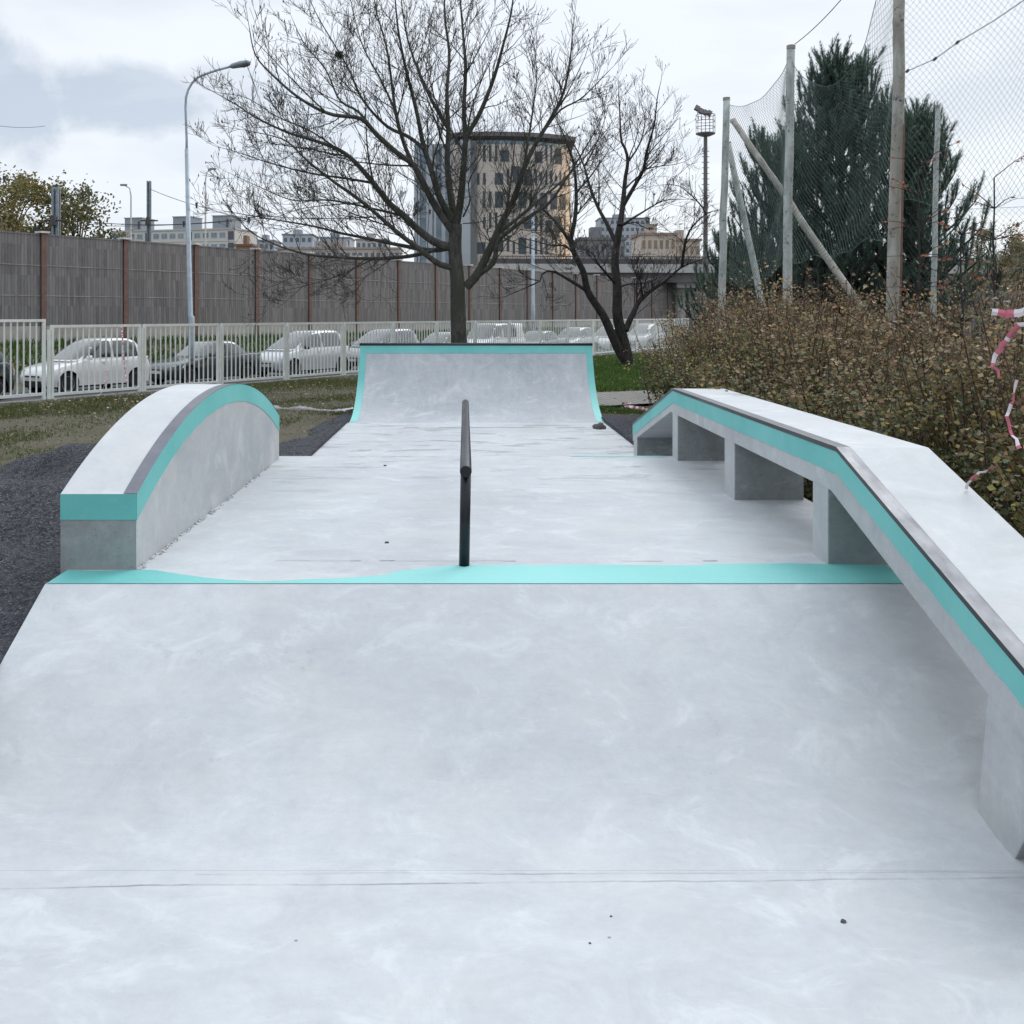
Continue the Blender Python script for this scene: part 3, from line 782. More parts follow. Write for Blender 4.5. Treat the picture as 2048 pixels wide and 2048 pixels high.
def make_car(kind, paintm, label, s_, t_=6.4, rz=0, sc=1.0, wing='white', group='cars parked in a row behind the white railing', sz=1.0):
    S = SPEC[kind]; L, W = S['L'], S['W']; hw = W/2
    loc = st(s_, t_, -.45)
    car = thing('parked_car' if kind != 'van' else 'parked_van', label, 'car' if kind != 'van' else 'van', loc, RZ+math.pi+rz, group)
    car.scale = (sc, sc, sc*sz)
    X = lambda u: L*(.5-u)     # u 0 front .. 1 rear ; local +x is forward
    # lower body
    mb = MB(); rings = []
    us = [0, .006, .02, .045, .08, .12, .17, .22, .27, .32, .4, .5, .6, .7, .78, .84, .9, .94, .97, .988, .996, 1]
    for u in us:
        zt = lerp_tab(S['belt'], u)[0]
        e = min(u, 1-u)
        taper = 1-.30*max(0, 1-e/.09)**2.2
        w = hw*taper; zb = .19+.14*max(0, 1-e/.04)
        zm = zb+(zt-zb)*.45
        half = [(w*.86, zb), (w*.965, zb+.05), (w*.985, zm), (w*1.0, zm+.10), (w*.975, zt-.09), (w*.93, zt-.025), (w*.80, zt), (w*.4, zt+.018)]
        ring = [(X(u), y, z) for y, z in half]+[(X(u), 0, zt+.022)]+[(X(u), -y, z) for y, z in reversed(half)]
        rings.append(ring)
    mb.loft(rings)
    body = mb.build('body', [paintm, M['plastic']], car)
    cut = MB()
    for u in S['wb']:
        for sg in (-1, 1):
            n = 28; r = S['wr']+.055; zc = S['wr']
            ring = [[(X(u)+r*math.cos(2*math.pi*k/n), sg*yy, zc+r*math.sin(2*math.pi*k/n)) for k in range(n)] for yy in (hw-.28, hw+.2)]
            cut.loft(ring)
    co = cut.build('cutter', [M['plastic']], None)
    co.matrix_world = Matrix.Identity(4)
    # evaluate the boolean with both objects at the identity
    par = body.parent; body.parent = None; body.matrix_world = Matrix.Identity(4)
    md = body.modifiers.new('b', 'BOOLEAN'); md.object = co; md.operation = 'DIFFERENCE'; md.solver = 'EXACT'
    dg = bpy.context.evaluated_depsgraph_get(); dg.update()
    me = bpy.data.meshes.new_from_object(body.evaluated_get(dg)); body.modifiers.clear(); old = body.data; body.data = me; me.name = 'body'
    bpy.data.objects.remove(co); bpy.data.meshes.remove(old); body.parent = par
    me.materials.clear(); me.materials.append(paintm); me.materials.append(M['plastic'])
    for p in me.polygons:
        inside = abs(p.center.y) < hw-.05 and p.center.z < S['wr']*2.3 and min(abs(p.center.x-X(u)) for u in S['wb']) < S['wr']+.06 and p.center.z > .2
        p.material_index = 1 if (inside or p.center.z < .235) else 0
    smooth_by_angle(body, 38)
    # cabin
    C = S['cab']; NN = 4.5
    def surf(v, xn=None, yn=None, off=0.0, side=1, front=True):
        k = min(int(v*(len(C)-1)), len(C)-2); f = v*(len(C)-1)-k
        z, xf, xr, w = (p+(q-p)*f for p, q in zip(C[k], C[k+1]))
        xa, xb = X(xf), X(xr); mid, h = (xa+xb)/2, (xa-xb)/2
        if xn is None:
            yn = max(-.999, min(.999, yn)); x_ = (1-abs(yn)**NN)**(1/NN)*(1 if front else -1)
            return Vector((mid+(h+off)*x_, w*yn, z+off*.5))
        y_ = (1-abs(max(-.999, min(.999, xn)))**NN)**(1/NN)
        return Vector((mid+h*xn, side*(w*y_+off), z+off*.3))
    mb = MB(); rings = []
    for r in range(11):
        v = r/10; ring = []
        for k in range(56):
            a = 2*math.pi*k/56; c_, s__ = math.cos(a), math.sin(a)
            kk = min(int(v*(len(C)-1)), len(C)-2); f = v*(len(C)-1)-kk
            z, xf, xr, w = (p+(q-p)*f for p, q in zip(C[kk], C[kk+1]))
            xa, xb = X(xf), X(xr); mid, h = (xa+xb)/2, (xa-xb)/2
            cx = abs(c_)**(2/NN)*(1 if c_ >= 0 else -1); sy = abs(s__)**(2/NN)*(1 if s__ >= 0 else -1)
            ring.append((mid+h*cx, w*sy, z))
        rings.append(ring)
    mb.loft(rings); cab = mb.build('cabin', paintm, car); smooth_by_angle(cab, 50)
    def patch(name, fn, nu, nv, mat, par):
        mb = MB(); g = [[fn(a/nu, c/nv) for c in range(nv+1)] for a in range(nu+1)]
        for a in range(nu):
            for c in range(nv): mb.quad([g[a][c], g[a+1][c], g[a+1][c+1], g[a][c+1]])
        o = mb.build(name, mat, par, fixn=False)
        smooth_by_angle(o, 60); return o
    v0, v1 = .10, .74
    patch('windscreen', lambda a, c: surf(v0*.6+(v1-v0*.6)*c, yn=(a*2-1)*(.93-.03*c), off=.012), 14, 5, M['glass'], car)
    patch('rear_window', lambda a, c: surf(v0*1.5+(v1-v0*1.5)*c, yn=(a*2-1)*.88, off=.012, front=False), 14, 5, M['glass'], car)
    for sg in (1, -1):
        for wi, (ua, ub) in enumerate(S['sw']):
            def fn(a, c):
                v = v0+(v1-.04-v0)*c
                k = min(int(v*(len(C)-1)), len(C)-2); f = v*(len(C)-1)-k
                z, xf, xr, w = (p+(q-p)*f for p, q in zip(C[k], C[k+1]))
                lo = max(ua, xf+.045) if wi == 0 else ua
                hi_ = ub if wi == 0 else min(ub, xr-.05+.0*c)
                lo = min(lo, hi_-.02)
                x = X(lo+(hi_-lo)*a); xa, xb = X(xf), X(xr); mid, h = (xa+xb)/2, (xa-xb)/2
                return surf(v, xn=(x-mid)/h, off=.008, side=sg)
            patch('side_window', fn, 8, 5, M['glass'], car)
        # mirror
        p = surf(.12, xn=.55 if kind != 'van' else .8, side=sg, off=.0); mb = MB()
        u = S['sw'][0][0]+.01
        mb.loft([[(X(u)+dx*k, sg*(hw-.02+dy), C[0][0]+.09+dz*k) for dx, dz in ((.05,-.06),(.07,0),(.05,.07),(-.05,.07),(-.06,0),(-.05,-.06))] for dy, k in ((-.03, .5), (.05, 1), (.14, 1), (.19, .6))])
        mb.build('mirror', M['plastic'] if wing == 'black' else paintm, car)
        # lamps
        mb = MB(); bz = lerp_tab(S['belt'], .05)[0]
        n = 8
        pts = [(.012, .62, bz-.20), (.10, .985, bz-.14), (.15, .995, bz-.04), (.06, .90, bz-.035), (.012, .62, bz-.10)]
        def onb(u, fr):
            e = min(u, 1-u); return hw*(1-.30*max(0, 1-e/.09)**2.2)*fr
        q = [(X(.012)+.01, sg*onb(.012, .55), bz-.17), (X(.02)+.012, sg*onb(.02, .93), bz-.17), (X(.10), sg*(onb(.10, .99)+.012), bz-.09), (X(.12), sg*(onb(.12, .975)+.012), bz-.0), (X(.045), sg*onb(.045, .90), bz-.012), (X(.02)+.006, sg*onb(.02, .6), bz-.06)]
        mb.quad(q); mb.build('headlight', M['lens'], car, fixn=False)
        mb = MB(); rz_ = lerp_tab(S['belt'], .97)[0]
        q = [(X(.985)-.02, sg*onb(.985, .72), rz_-.28), (X(.965), sg*(onb(.965, .985)+.012), rz_-.26), (X(.93), sg*(onb(.93, .985)+.014), rz_-.03), (X(.965), sg*(onb(.965, .93)+.012), rz_-.01), (X(.99)-.02, sg*onb(.99, .72), rz_-.08)]
        mb.quad(q); mb.build('tail_light', M['lens_red'], car, fixn=False)
        for u in (.50, .70):
            mb = MB(); mb.box(X(u)-.08, X(u)+.08, sg*hw*.985-.012, sg*hw*.985+.022, .80 if kind == 'sedan' else .88, .825 if kind == 'sedan' else .905); mb.build('door_handle', paintm, car)
    # front: grille, lower intake, plate
    mb = MB(); mb.box(X(0)-.05, X(0)+.012, -.36, .36, .50, .545); mb.box(X(0)-.05, X(0)+.010, -.44, .44, .24, .40)
    mb.build('grille', M['plastic'], car)
    mb = MB(); mb.box(X(0)+.012, X(0)+.022, -.25, .25, .40, .50); mb.build('number_plate', M['plate'], car)
    mb = MB(); mb.box(X(1)-.014, X(1)+.05, -.25, .25, .52, .62); mb.build('number_plate', M['plate'], car)
    # wheels
    for u in S['wb']:
        for sg in (-1, 1):
            mb = MB(); r = S['wr']; yo = sg*(hw-.03); yi = sg*(hw-.22)
            prof = [(r*.62, yi), (r*.93, yi), (r, yi+(yo-yi)*.12), (r, yi+(yo-yi)*.88), (r*.93, yo), (r*.66, yo-.005*sg)]
            rings = [[(X(u)+rr*math.cos(2*math.pi*k/28), y, r+rr*math.sin(2*math.pi*k/28)) for k in range(28)] for rr, y in prof]
            mb.loft(rings); wh = mb.build('wheel', M['rubber'], car); smooth_by_angle(wh, 45)
            mb = MB(); yy = yo-.012*sg
            for k in range(5):
                a = k*2*math.pi/5+.3; ca, sa = math.cos(a), math.sin(a)
                t1 = Vector((-sa, 0, ca)); c0 = Vector((X(u), yy, r)); d_ = Vector((ca, 0, sa))
                mb.quad([c0+d_*.03-t1*.05, c0+d_*(r*.64)-t1*.045, c0+d_*(r*.64)+t1*.045, c0+d_*.03+t1*.05])
            ri = [[(X(u)+rr*math.cos(2*math.pi*k/28), y, r+rr*math.sin(2*math.pi*k/28)) for k in range(28)] for rr, y in ((r*.67, yo), (r*.60, yo-.01*sg), (r*.58, yo-.06*sg))]
            mb.loft(ri, caps=False)
            mb.build('rim', M['rim'], wh, fixn=False)
    return car
cpaint = lambda n, c, m_=0: simple('paint_'+n, c, .28, m_, .03, 1, coat=.8)
P_WHITE, P_DARK, P_SILV, P_GREY, P_BLUE, P_RED, P_LB = cpaint('white', (.80, .81, .82)), cpaint('dark_green', (.025, .04, .045), .2), cpaint('silver', (.62, .64, .67), .25), cpaint('grey', (.30, .32, .35), .4), cpaint('pale_blue', (.50, .57, .63), .2), cpaint('maroon', (.09, .03, .035), .1), cpaint('ice', (.66, .70, .73), .15)
make_car('hatch', P_DARK, 'dark car cut off by the left edge of the photo', 1.1, wing='black', sc=.98)
make_car('hatch', P_WHITE, 'white hatchback behind the leftmost full railing panel', 5.75, sc=.96, sz=1.06)
make_car('sedan', P_DARK, 'dark green saloon between the white hatchback and the silver people carrier', 10.4, sc=.97, sz=1.02)
make_car('mpv', P_SILV, 'silver people carrier with rounded roof next to the left edge of the quarter pipe', 15.3, wing='black')
make_car('mpv', P_GREY, 'grey car showing only its roof and glass above the left end of the quarter pipe', 20.3)
make_car('hatch', P_WHITE, 'small white car partly behind the trunk of the large tree', 24.7, sc=.95)
make_car('van', P_WHITE, 'white boxy van just right of the large tree trunk', 29.3)
make_car('sedan', P_GREY, 'grey saloon directly right of the white van', 34.0)
make_car('hatch', P_LB, 'pale silver-blue car above the right half of the quarter pipe', 38.4)
make_car('hatch', P_WHITE, 'white car left of and behind the forked tree', 43.2)
make_car('mpv', P_LB, 'pale car between the forked tree and the hedge', 49.0)

# ------------------------------------------------------------ trees (bare)
class Tree:
    def __init__(s, Y, seed): s.Y = Y; s.P = []; s.limbs = []; s.rn = random.Random(seed)
    def limb(s, pts, r0, r1, dy=0, tf=None):
        """pts: traced positions; the limb leaves its parent and drifts dy metres in depth"""
        pts = [tf(p) for p in pts] if tf else pts
        y0 = s.Y
        if s.P:
            q = min(s.P, key=lambda a: (a[0]-pts[0][0])**2+(a[1]-pts[0][1])**2); y0 = q[2]
        Ls = [0]
        for a, b in zip(pts, pts[1:]): Ls.append(Ls[-1]+math.hypot(b[0]-a[0], b[1]-a[1]))
        T = Ls[-1]; out = []; rad = []
        n = max(6, int(T/14))
        for k in range(n+1):
            d = T*k/n
            i = 0
            while i < len(Ls)-2 and Ls[i+1] < d: i += 1
            f = (d-Ls[i])/(Ls[i+1]-Ls[i]); 
            p0 = pts[max(i-1, 0)]; p1 = pts[i]; p2 = pts[i+1]; p3 = pts[min(i+2, len(pts)-1)]
            cr = lambda a, b, c, e: .5*((2*b)+(-a+c)*f+(2*a-5*b+4*c-e)*f*f+(-a+3*b-3*c+e)*f**3)
            x, y = cr(p0[0], p1[0], p2[0], p3[0]), cr(p0[1], p1[1], p2[1], p3[1])
            tt = k/n; yy = y0+dy*tt+.06*math.sin(tt*9+len(s.limbs))
            s.P.append((x, y, yy)); out.append(at(x, y, yy)); rad.append(r0+(r1-r0)*tt**.8)
        s.limbs.append((out, rad)); return out
    def twigs(s, mb, p, d, L, r, lvl, buds=True, bend=.085):
        rn = s.rn; n = 5 if lvl else 4; pts = [p]; rad = [r]; dd = d.copy()
        for k in range(n):
            dd = (dd+Vector((rn.gauss(0, bend), rn.gauss(0, bend), rn.gauss(0, bend)+.05))).normalized()
            pts.append(pts[-1]+dd*L/n); rad.append(max(.0051, r*(1-.7*(k+1)/n)))
        mb.tube(pts, rad, 3 if lvl < 2 else 4, cap=False)
        if lvl > 0:
            m_ = rn.choice((3, 4, 5)) if lvl > 1 else rn.choice((2, 3, 4))
            for k in range(m_):
                i = rn.randint(1, n-1); sgn = Vector((rn.gauss(0, 1), rn.gauss(0, 1), rn.gauss(0, 1)+.15))
                ax = (sgn-dd*sgn.dot(dd)).normalized(); nd = (dd*.9+ax*.6+Vector((0, 0, .08))).normalized()
                s.twigs(mb, pts[i], nd, L*rn.uniform(.4, .65), max(.004, rad[i]*.6), lvl-1)
        elif buds and rn.random() < .14:
            q = pts[-1]; a = .017
            mb.loft([[q+Vector((math.cos(t_)*a*e, math.sin(t_)*a*e, h)) for t_ in (0, 2.1, 4.2)] for e, h in ((.3, -.035), (1, 0), (.3, .045))])
    def build(s, mb, step=.55, tl=(1.0, .5), start=.25, lvl=2, out_bias=.7, big=0):
        rn = s.rn
        for pts, rad in s.limbs:
            mb.tube(pts, rad, 9 if rad[0] > .08 else (6 if rad[0] > .03 else 4), cap=True)
            T = sum((b-a).length for a, b in zip(pts, pts[1:])); acc = 0; nxt = T*start
            for i in range(len(pts)-1):
                a, b = pts[i], pts[i+1]; acc += (b-a).length
                if acc > nxt and rad[i] < .13:
                    nxt = acc+step*rn.uniform(.4, 1.1)
                    d = (b-a).normalized(); g = Vector((rn.gauss(0, 1), rn.gauss(0, 1), rn.gauss(0, 1)+.2))
                    ax = (g-d*g.dot(d)).normalized(); fr = acc/T
                    L = (tl[0]*(1-fr)+tl[1]*fr)*rn.uniform(.6, 1.35)
                    s.twigs(mb, a, (d*out_bias+ax*.7).normalized(), L, min(rad[i]*.5, .018), lvl)
            d = (pts[-1]-pts[-2]).normalized(); s.twigs(mb, pts[-1], d, tl[1], rad[-1], lvl)
            for q in range(big):
                i = rn.randint(int(len(pts)*.25), max(int(len(pts)*.25), int(len(pts)*.68)-1)); d = (pts[i+1]-pts[i]).normalized()
                g = Vector((rn.gauss(0, 1), rn.gauss(0, .8), rn.gauss(0, .8)+.4)); ax = (g-d*g.dot(d)).normalized()
                s.twigs(mb, pts[i], (d*.9+ax*.55).normalized(), min(T*rn.uniform(.25, .42), 2.6), max(.012, rad[i]*.5), 3, bend=.06)

c2 = lambda p: (400+p[0]*.4658, p[1]*.4658)
T1 = Tree(27, 11)
T1.limb([(1113, 1640), (1112, 1475), (1107, 1300), (1105, 1200), (1095, 1080), (1098, 960)], .245, .17, 0, c2)
A = T1.limb
A([(1142,1232),(1190,1180),(1240,1080),(1300,950),(1350,850),(1395,715),(1440,620),(1500,520),(1560,400),(1590,250),(1600,120)], .135, .012, -1.2, c2)
A([(1185,1185),(1262,1125),(1285,1030),(1420,925),(1500,870),(1590,740),(1700,560)], .085, .01, -2.2, c2)
A([(1272,1012),(1330,965),(1420,890),(1540,790),(1640,690),(1760,540)], .06, .01, 1.5, c2)
A([(1390,720),(1410,600),(1435,430),(1445,330),(1440,230)], .045, .008, 1.0, c2)
A([(1440,620),(1540,480),(1640,420),(1760,300)], .04, .008, -1.0, c2)
A([(1100,965),(1120,850),(1133,700),(1145,590),(1200,490),(1260,340),(1300,200),(1335,60),(1350,-60)], .115, .015, -1.8, c2)
A([(1142,600),(1133,480),(1140,300),(1130,150),(1115,-20),(1100,-160)], .075, .012, .8, c2)
A([(1096,960),(1075,830),(1062,700),(1066,560),(1060,400),(1070,230),(1050,60),(1055,-120)], .11, .015, 2.0, c2)
A([(1064,550),(1000,440),(958,350),(900,200),(870,50),(860,-80)], .06, .01, 2.2, c2)
A([(1094,965),(1030,850),(990,720),(958,620),(930,480),(880,280),(850,120),(835,-40)], .105, .015, -1.2, c2)
A([(960,640),(900,590),(800,540),(700,430),(640,300),(600,230),(500,60),(450,-60)], .06, .008, 1.6, c2)
A([(1090,1000),(1010,885),(960,790),(912,705),(850,660),(760,580),(690,510),(560,490),(440,430),(330,340),(240,240),(212,120)], .115, .01, -2.6, c2)
A([(912,705),(870,600),(840,480),(825,370),(800,200),(760,60),(740,-60)], .065, .01, -.6, c2)
A([(840,480),(780,350),(700,200),(660,60),(640,-40)], .035, .008, 1.2, c2)
A([(760,580),(680,480),(600,430),(540,300),(450,190),(400,90)], .045, .008, 1.6, c2)
A([(1088,1065),(1010,1040),(930,980),(880,930),(810,870),(740,780),(660,690),(590,640),(480,600),(380,570),(250,510),(140,440),(50,390)], .125, .008, 1.8, c2)
A([(590,640),(470,560),(330,500),(200,420),(90,400)], .03, .007, -1.4, c2)
A([(1088,1150),(1020,1130),(930,1060),(850,1000),(700,870),(560,770),(450,680),(360,600),(200,560)], .09, .008, -1.8, c2)
A([(1085,1060),(1000,1075),(870,1055),(700,1020),(600,1000),(480,970),(300,940),(100,905)], .075, .007, 2.6, c2)
A([(1020,1070),(900,1100),(750,1110),(600,1105),(450,1090),(300,1040),(200,980),(110,870)], .065, .007, -2.6, c2)
A([(740,785),(620,765),(480,745),(300,700),(150,650),(70,630)], .04, .006, -1.5, c2)
A([(880,930),(760,900),(560,860),(400,860),(250,800),(120,740)], .04, .006, 2.2, c2)
A([(905,712),(800,708),(650,690),(480,640),(250,600)], .03, .006, 2.5, c2)
A([(700,870),(560,880),(420,900),(260,960)], .025, .006, -1.5, c2)
A([(750,1110),(600,1180),(500,1215),(350,1250),(260,1262)], .025, .006, -.6, c2)
A([(830,1105),(740,1170),(640,1230),(540,1260)], .02, .006, -1.0, c2)
A([(930,1060),(900,980),(840,900),(780,820)], .03, .006, 1.5, c2)
A([(985,870),(1000,800),(1060,750)], .02, .006, -1.2, c2)
A([(1290,1015),(1400,1060),(1520,1090),(1640,1110)], .022, .006, -1.5, c2)
A([(1130,930),(1160,860),(1155,780),(1230,640),(1300,560)], .03, .006, -2, c2)
A([(1130,960),(1220,950),(1330,905),(1430,840)], .018, .005, 1.0, c2)
tb = at(918, 690, 27); base = (tb.x, 27, -.05)
bt = thing('bare_tree', 'large bare spreading tree rising behind the quarter pipe', 'tree', base)
mb = MB(); pts, rad = T1.limbs[0]
tr = MB(); tp = [Vector((pts[0].x-.02, 27, -.1)), Vector((pts[0].x, 27, .15))]+pts[1:]
tr.tube(tp, [.33, .27]+rad[1:], 18); T1.limbs = T1.limbs[1:]
tr.build('trunk', M['bark_big'], bt, world=True, smooth=True)
T1.build(mb, step=.27, tl=(1.6, .8), start=.14, lvl=2, big=2)
mb.build('crown', M['bark_big'], bt, world=True, smooth=False, fixn=False)
print('tree1 faces', len(mb.f))
# nest
nm = MB(); rn = random.Random(5); nc = at(678, 110, 27.6)
for i in range(150):
    d = Vector((rn.gauss(0, 1), rn.gauss(0, 1), rn.gauss(0, .8))).normalized(); p = nc+d*rn.uniform(.02, .12)
    u = Vector((rn.gauss(0, 1), rn.gauss(0, 1), rn.gauss(0, .6))).normalized()*rn.uniform(.05, .12)
    nm.tube([p-u, p+u*.2+d*.01, p+u], .006, 3, cap=False)
o = nm.build('bird_nest', M['bark_dark']); tag(o, 'small dark twig nest high in the left crown of the large bare tree', 'nest')

c3 = lambda p: (800+p[0]*.265, 200+p[1]*.265)
c4 = lambda p: (1200+p[0]*.265, 200+p[1]*.265)
T2 = Tree(36.5, 21); A = T2.limb
A([(212,2010),(190,1880),(150,1720),(130,1600),(130,1400),(112,1200),(150,950)], .24, .12, 0, c4)
A([(1735,2000),(1660,1900),(1590,1750),(1530,1620),(1420,1450),(1385,1300),(1325,1180),(1290,1060),(1320,900),(1330,700),(1310,480),(1250,300),(1180,150)], .20, .015, -2, c3)
A([(1290,1080),(1200,950),(1080,820),(1000,740),(900,650)], .08, .01, 1, c3)
A([(1410,1440),(1280,1360),(1150,1290),(1075,1310),(1065,1360),(920,1430),(800,1480)], .07, .01, -1.5, c3)
A([(1325,1180),(1250,1100),(1150,1100),(1000,1060),(880,1040)], .05, .008, -1, c3)
A([(150,950),(172,800),(190,600),(210,470),(195,380),(160,300),(150,100),(140,-60)], .12, .015, 1.5, c4)
A([(172,800),(260,650),(330,520),(350,400),(410,180),(430,0),(450,-100)], .09, .012, -1.5, c4)
A([(210,470),(300,330),(340,150),(300,0)], .045, .008, 1.5, c4)
A([(112,1060),(50,930),(-20,800),(-80,640),(-120,500),(-200,330),(-300,200)], .09, .012, 2, c4)
A([(160,950),(300,860),(480,760),(640,750)], .055, .008, -1.5, c4)
A([(190,1740),(250,1610),(320,1490),(500,1360),(620,1260),(800,1190)], .13, .012, 1.5, c4)
A([(620,1260),(635,1120),(680,980),(800,860),(900,830)], .07, .01, -1, c4)
A([(800,860),(750,780),(600,650),(480,640)], .04, .008, 1, c4)
A([(130,1400),(50,1310),(-20,1230),(-60,1150),(-160,1120)], .07, .01, -2, c4)
A([(130,1430),(200,1390),(350,1380),(520,1300)], .04, .008, 1.5, c4)
A([(170,950),(260,920),(380,980),(520,930)], .03, .008, 1, c4)
A([(330,520),(450,500),(600,480),(680,440)], .03, .008, 1, c4)
A([(-120,500),(-60,400),(0,260),(60,60)], .035, .008, -1, c4)
A([(1330,700),(1450,560),(1560,400),(1640,260)], .045, .008, 1, c3)
A([(320,1480),(300,1350),(240,1250),(260,1120)], .04, .008, -1, c4)
t2b = at(1255, 730, 36.5)
ft = thing('forked_tree', 'smaller dark bare tree with several forking stems between the ramp and the hedge', 'tree', (t2b.x, 36.5, -.05))
tr = MB()
for k in (0, 1):
    pts, rad = T2.limbs[k]; cut_ = len(pts)//2 if k else len(pts)
    tr.tube([Vector((pts[0].x, pts[0].y, -.15))]+pts[:cut_+1], [rad[0]*1.3]+rad[:cut_+1], 14)
tr.build('trunk', M['bark_dark'], ft, world=True, smooth=True)
mb = MB(); pts, rad = T2.limbs[1]; h = len(pts)//2; T2.limbs[1] = (pts[h-1:], rad[h-1:]); T2.limbs = T2.limbs[1:]
T2.build(mb, step=.36, tl=(1.7, .9), start=.15, lvl=2, big=2)
mb.build('crown', M['bark_dark'], ft, world=True, fixn=False)
print('tree2 faces', len(mb.f))

# ------------------------------------------------------------ lamp posts and masts
def lamp_post(loc, h, bend, head, r, label, mat, arm_r=.035, hs=1.0, lean=0, arm_px=None):
    t_ = thing('street_lamp', label, 'street lamp', loc)
    b = MB(); b.tube([(0, 0, -.1), (0, 0, h*.22), (lean*.25, 0, h*.225), (lean, 0, h*.78)], [r*1.25, r*1.15, r*.95, r*.75], 14); b.build('pole', mat, t_, smooth=True)
    b = MB(); pts = []
    if arm_px: pts = [at(px, py, loc[1])-Vector(loc) for px, py in [arm_px[0]]+arm_px]
    for k in range(13 if not arm_px else 0):
        a = k/12*math.pi/2*.8; pts.append((lean+bend[0]*(1-math.cos(a)), 0, h*.78+.3+bend[1]*math.sin(a)))
    last = pts[-1]; b.tube([(lean, 0, h*.78-.05), (lean, 0, h*.78+.3)]+pts[1:]+[(head[0], 0, head[1])], arm_r, 10)
    b.build('arm', mat, t_, smooth=True)
    b = MB(); hx, hz = head; d = Vector((1, 0, .22)).normalized(); u = Vector((-.22, 0, 1)).normalized()
    rings = []
    for q, wy, hz_ in ((-.03, .04, .04), (.06, .11, .085), (.35, .15, .11), (.58, .13, .09), (.68, .05, .035)):
        c = Vector((hx, 0, hz))+d*q*hs
        rings.append([c+Vector((0, wy*hs*math.cos(a), 0))+u*(hz_*hs*math.sin(a)) for a in [2*math.pi*k/14 for k in range(14)]])
    b.loft(rings); hd = b.build('lamp_head', M['galv'], t_, smooth=True)
    b = MB(); rings = []
    for q, wy, hz_ in ((.30, .06, .03), (.42, .12, .07), (.58, .10, .05), (.66, .03, .02)):
        c = Vector((hx, 0, hz))+d*q*hs-u*.06*hs
        rings.append([c+Vector((0, wy*hs*math.cos(a), 0))-u*(hz_*hs*abs(math.sin(a))) for a in [2*math.pi*k/12 for k in range(12)]])
    b.loft(rings); b.build('lens', M['mast'], hd)
    return t_
Y = 33.0
lp = at(383, 700, Y); lp.z = gz(9)
hp = at(372, 190, Y)
LX = (lp.x, Y, -.4)
lamp_post(LX, 9.9, None, (at(461, 0, Y).x-lp.x, at(0, 133, Y).z+.4), .085, 'tall pale blue street lamp with curved arm in front of the timber wall', M['galv_light'], .04, 1.0, -.16, arm_px=[(371, 215), (372, 195), (376, 180), (384, 166), (395, 155), (410, 148), (435, 140)])
Y = 62.0; q = at(1066, 640, Y)
lamp_post((q.x, Y, 0), 11.0, (.5, .8), (1.2, 9.9), .11, 'pale thin street lamp standing beyond the fence behind the large tree', M['galv_light'], .05, 1.2)
# floodlight mast
Y = 90.; q = at(1411, 600, Y)
fm = thing('floodlight_mast', 'tall dark floodlight mast with round cage platform left of the net', 'mast', (q.x, Y, 0))
zt = at(0, 268, Y).z
b = MB(); b.tube([(0, 0, -.2), (0, 0, zt)], [.24, .17], 10); 
for k in range(30): b.box(-.34, .34, -.05, .05, 2+k*.5, 2.05+k*.5)
b.build('pole', M['mast'], fm)
b = MB()
n = 14; rr = .85
b.loft([[(rr*math.cos(2*math.pi*k/n)*e, rr*math.sin(2*math.pi*k/n)*e, zt+z) for k in range(n)] for e, z in ((.5, -.2), (1, -.02), (1, .08))])
for k in range(n):
    a = 2*math.pi*k/n; b.tube([(rr*math.cos(a), rr*math.sin(a), zt), (rr*math.cos(a), rr*math.sin(a), zt+1.7)], .025, 4)
for z in (.6, 1.15, 1.7): b.tube([(rr*math.cos(2*math.pi*k/n), rr*math.sin(2*math.pi*k/n), zt+z) for k in range(n+1)], .03, 4)
b.build('platform_cage', M['mast'], fm)
for k, (dx, dz) in enumerate(((-.9, 2.2), (-.55, 1.95), (-.15, 1.8), (.2, 1.75))):
    b = MB(); mt = Matrix.Translation((dx, -.6, zt+dz)) @ Matrix.Rotation(.5, 4, 'Y') @ Matrix.Rotation(-.4, 4, 'X')
    b.box(-.2, .2, -.12, .12, -.24, .24, mat=mt); b.tube([(dx, -.6, zt+dz-.2), (dx*.8, -.5, zt+1.2)], .03, 4); b.build('floodlight', M['mast'], fm)
# overhead line masts behind the wall
def line_mast(px, ptop, Y, w, label, name='catenary_mast', ins=True):
    q = at(px, 600, Y); zt = at(0, ptop, Y).z
    t_ = thing(name, label, 'mast', (q.x, Y, 0))
    b = MB(); b.box(-w/2, -w/6, -w/2, w/2, 0, zt); b.box(w/6, w/2, -w/2, w/2, 0, zt); b.box(-w/2, w/2, -w/8, w/8, 0, zt-.1)
    b.build('pole', M['galv'], t_)
    if ins:
        b = MB(); z = at(0, 442, Y).z; b.tube([(0, -w, z-.25), (0, -w, z+.25)], [.2, .12], 8); b.tube([(-.5, -w, z), (.7, -w, z)], .05, 6); b.build('bracket', M['wire'], t_)
    return t_
line_mast(112, 374, 52, .34, 'thick grey overhead-line mast above the left of the timber wall')
line_mast(298, 362, 70, .26, 'slim grey overhead-line mast with bracket in front of the white apartment block')
def thin_lamp(px, ptop, Y, side, label):
    q = at(px, 600, Y); zt = at(0, ptop, Y).z
    t_ = thing('street_lamp', label, 'street lamp', (q.x, Y, 0))
    b = MB(); b.tube([(0, 0, 0), (0, 0, zt-1.2), (side*.15, 0, zt-.35), (side*.8, 0, zt)], [.14, .09, .07, .05], 6); b.build('pole', M['zinc'], t_)
    b = MB(); b.box(side*.8-.35, side*.8+.35, -.15, .15, zt-.1, zt+.1); b.build('lamp_head', M['galv'], t_)
thin_lamp(262, 370, 110, -1, 'faint distant street lamp above the white apartment block')
thin_lamp(411, 338, 110, 1, 'faint distant street lamp right of the tall pale lamp')
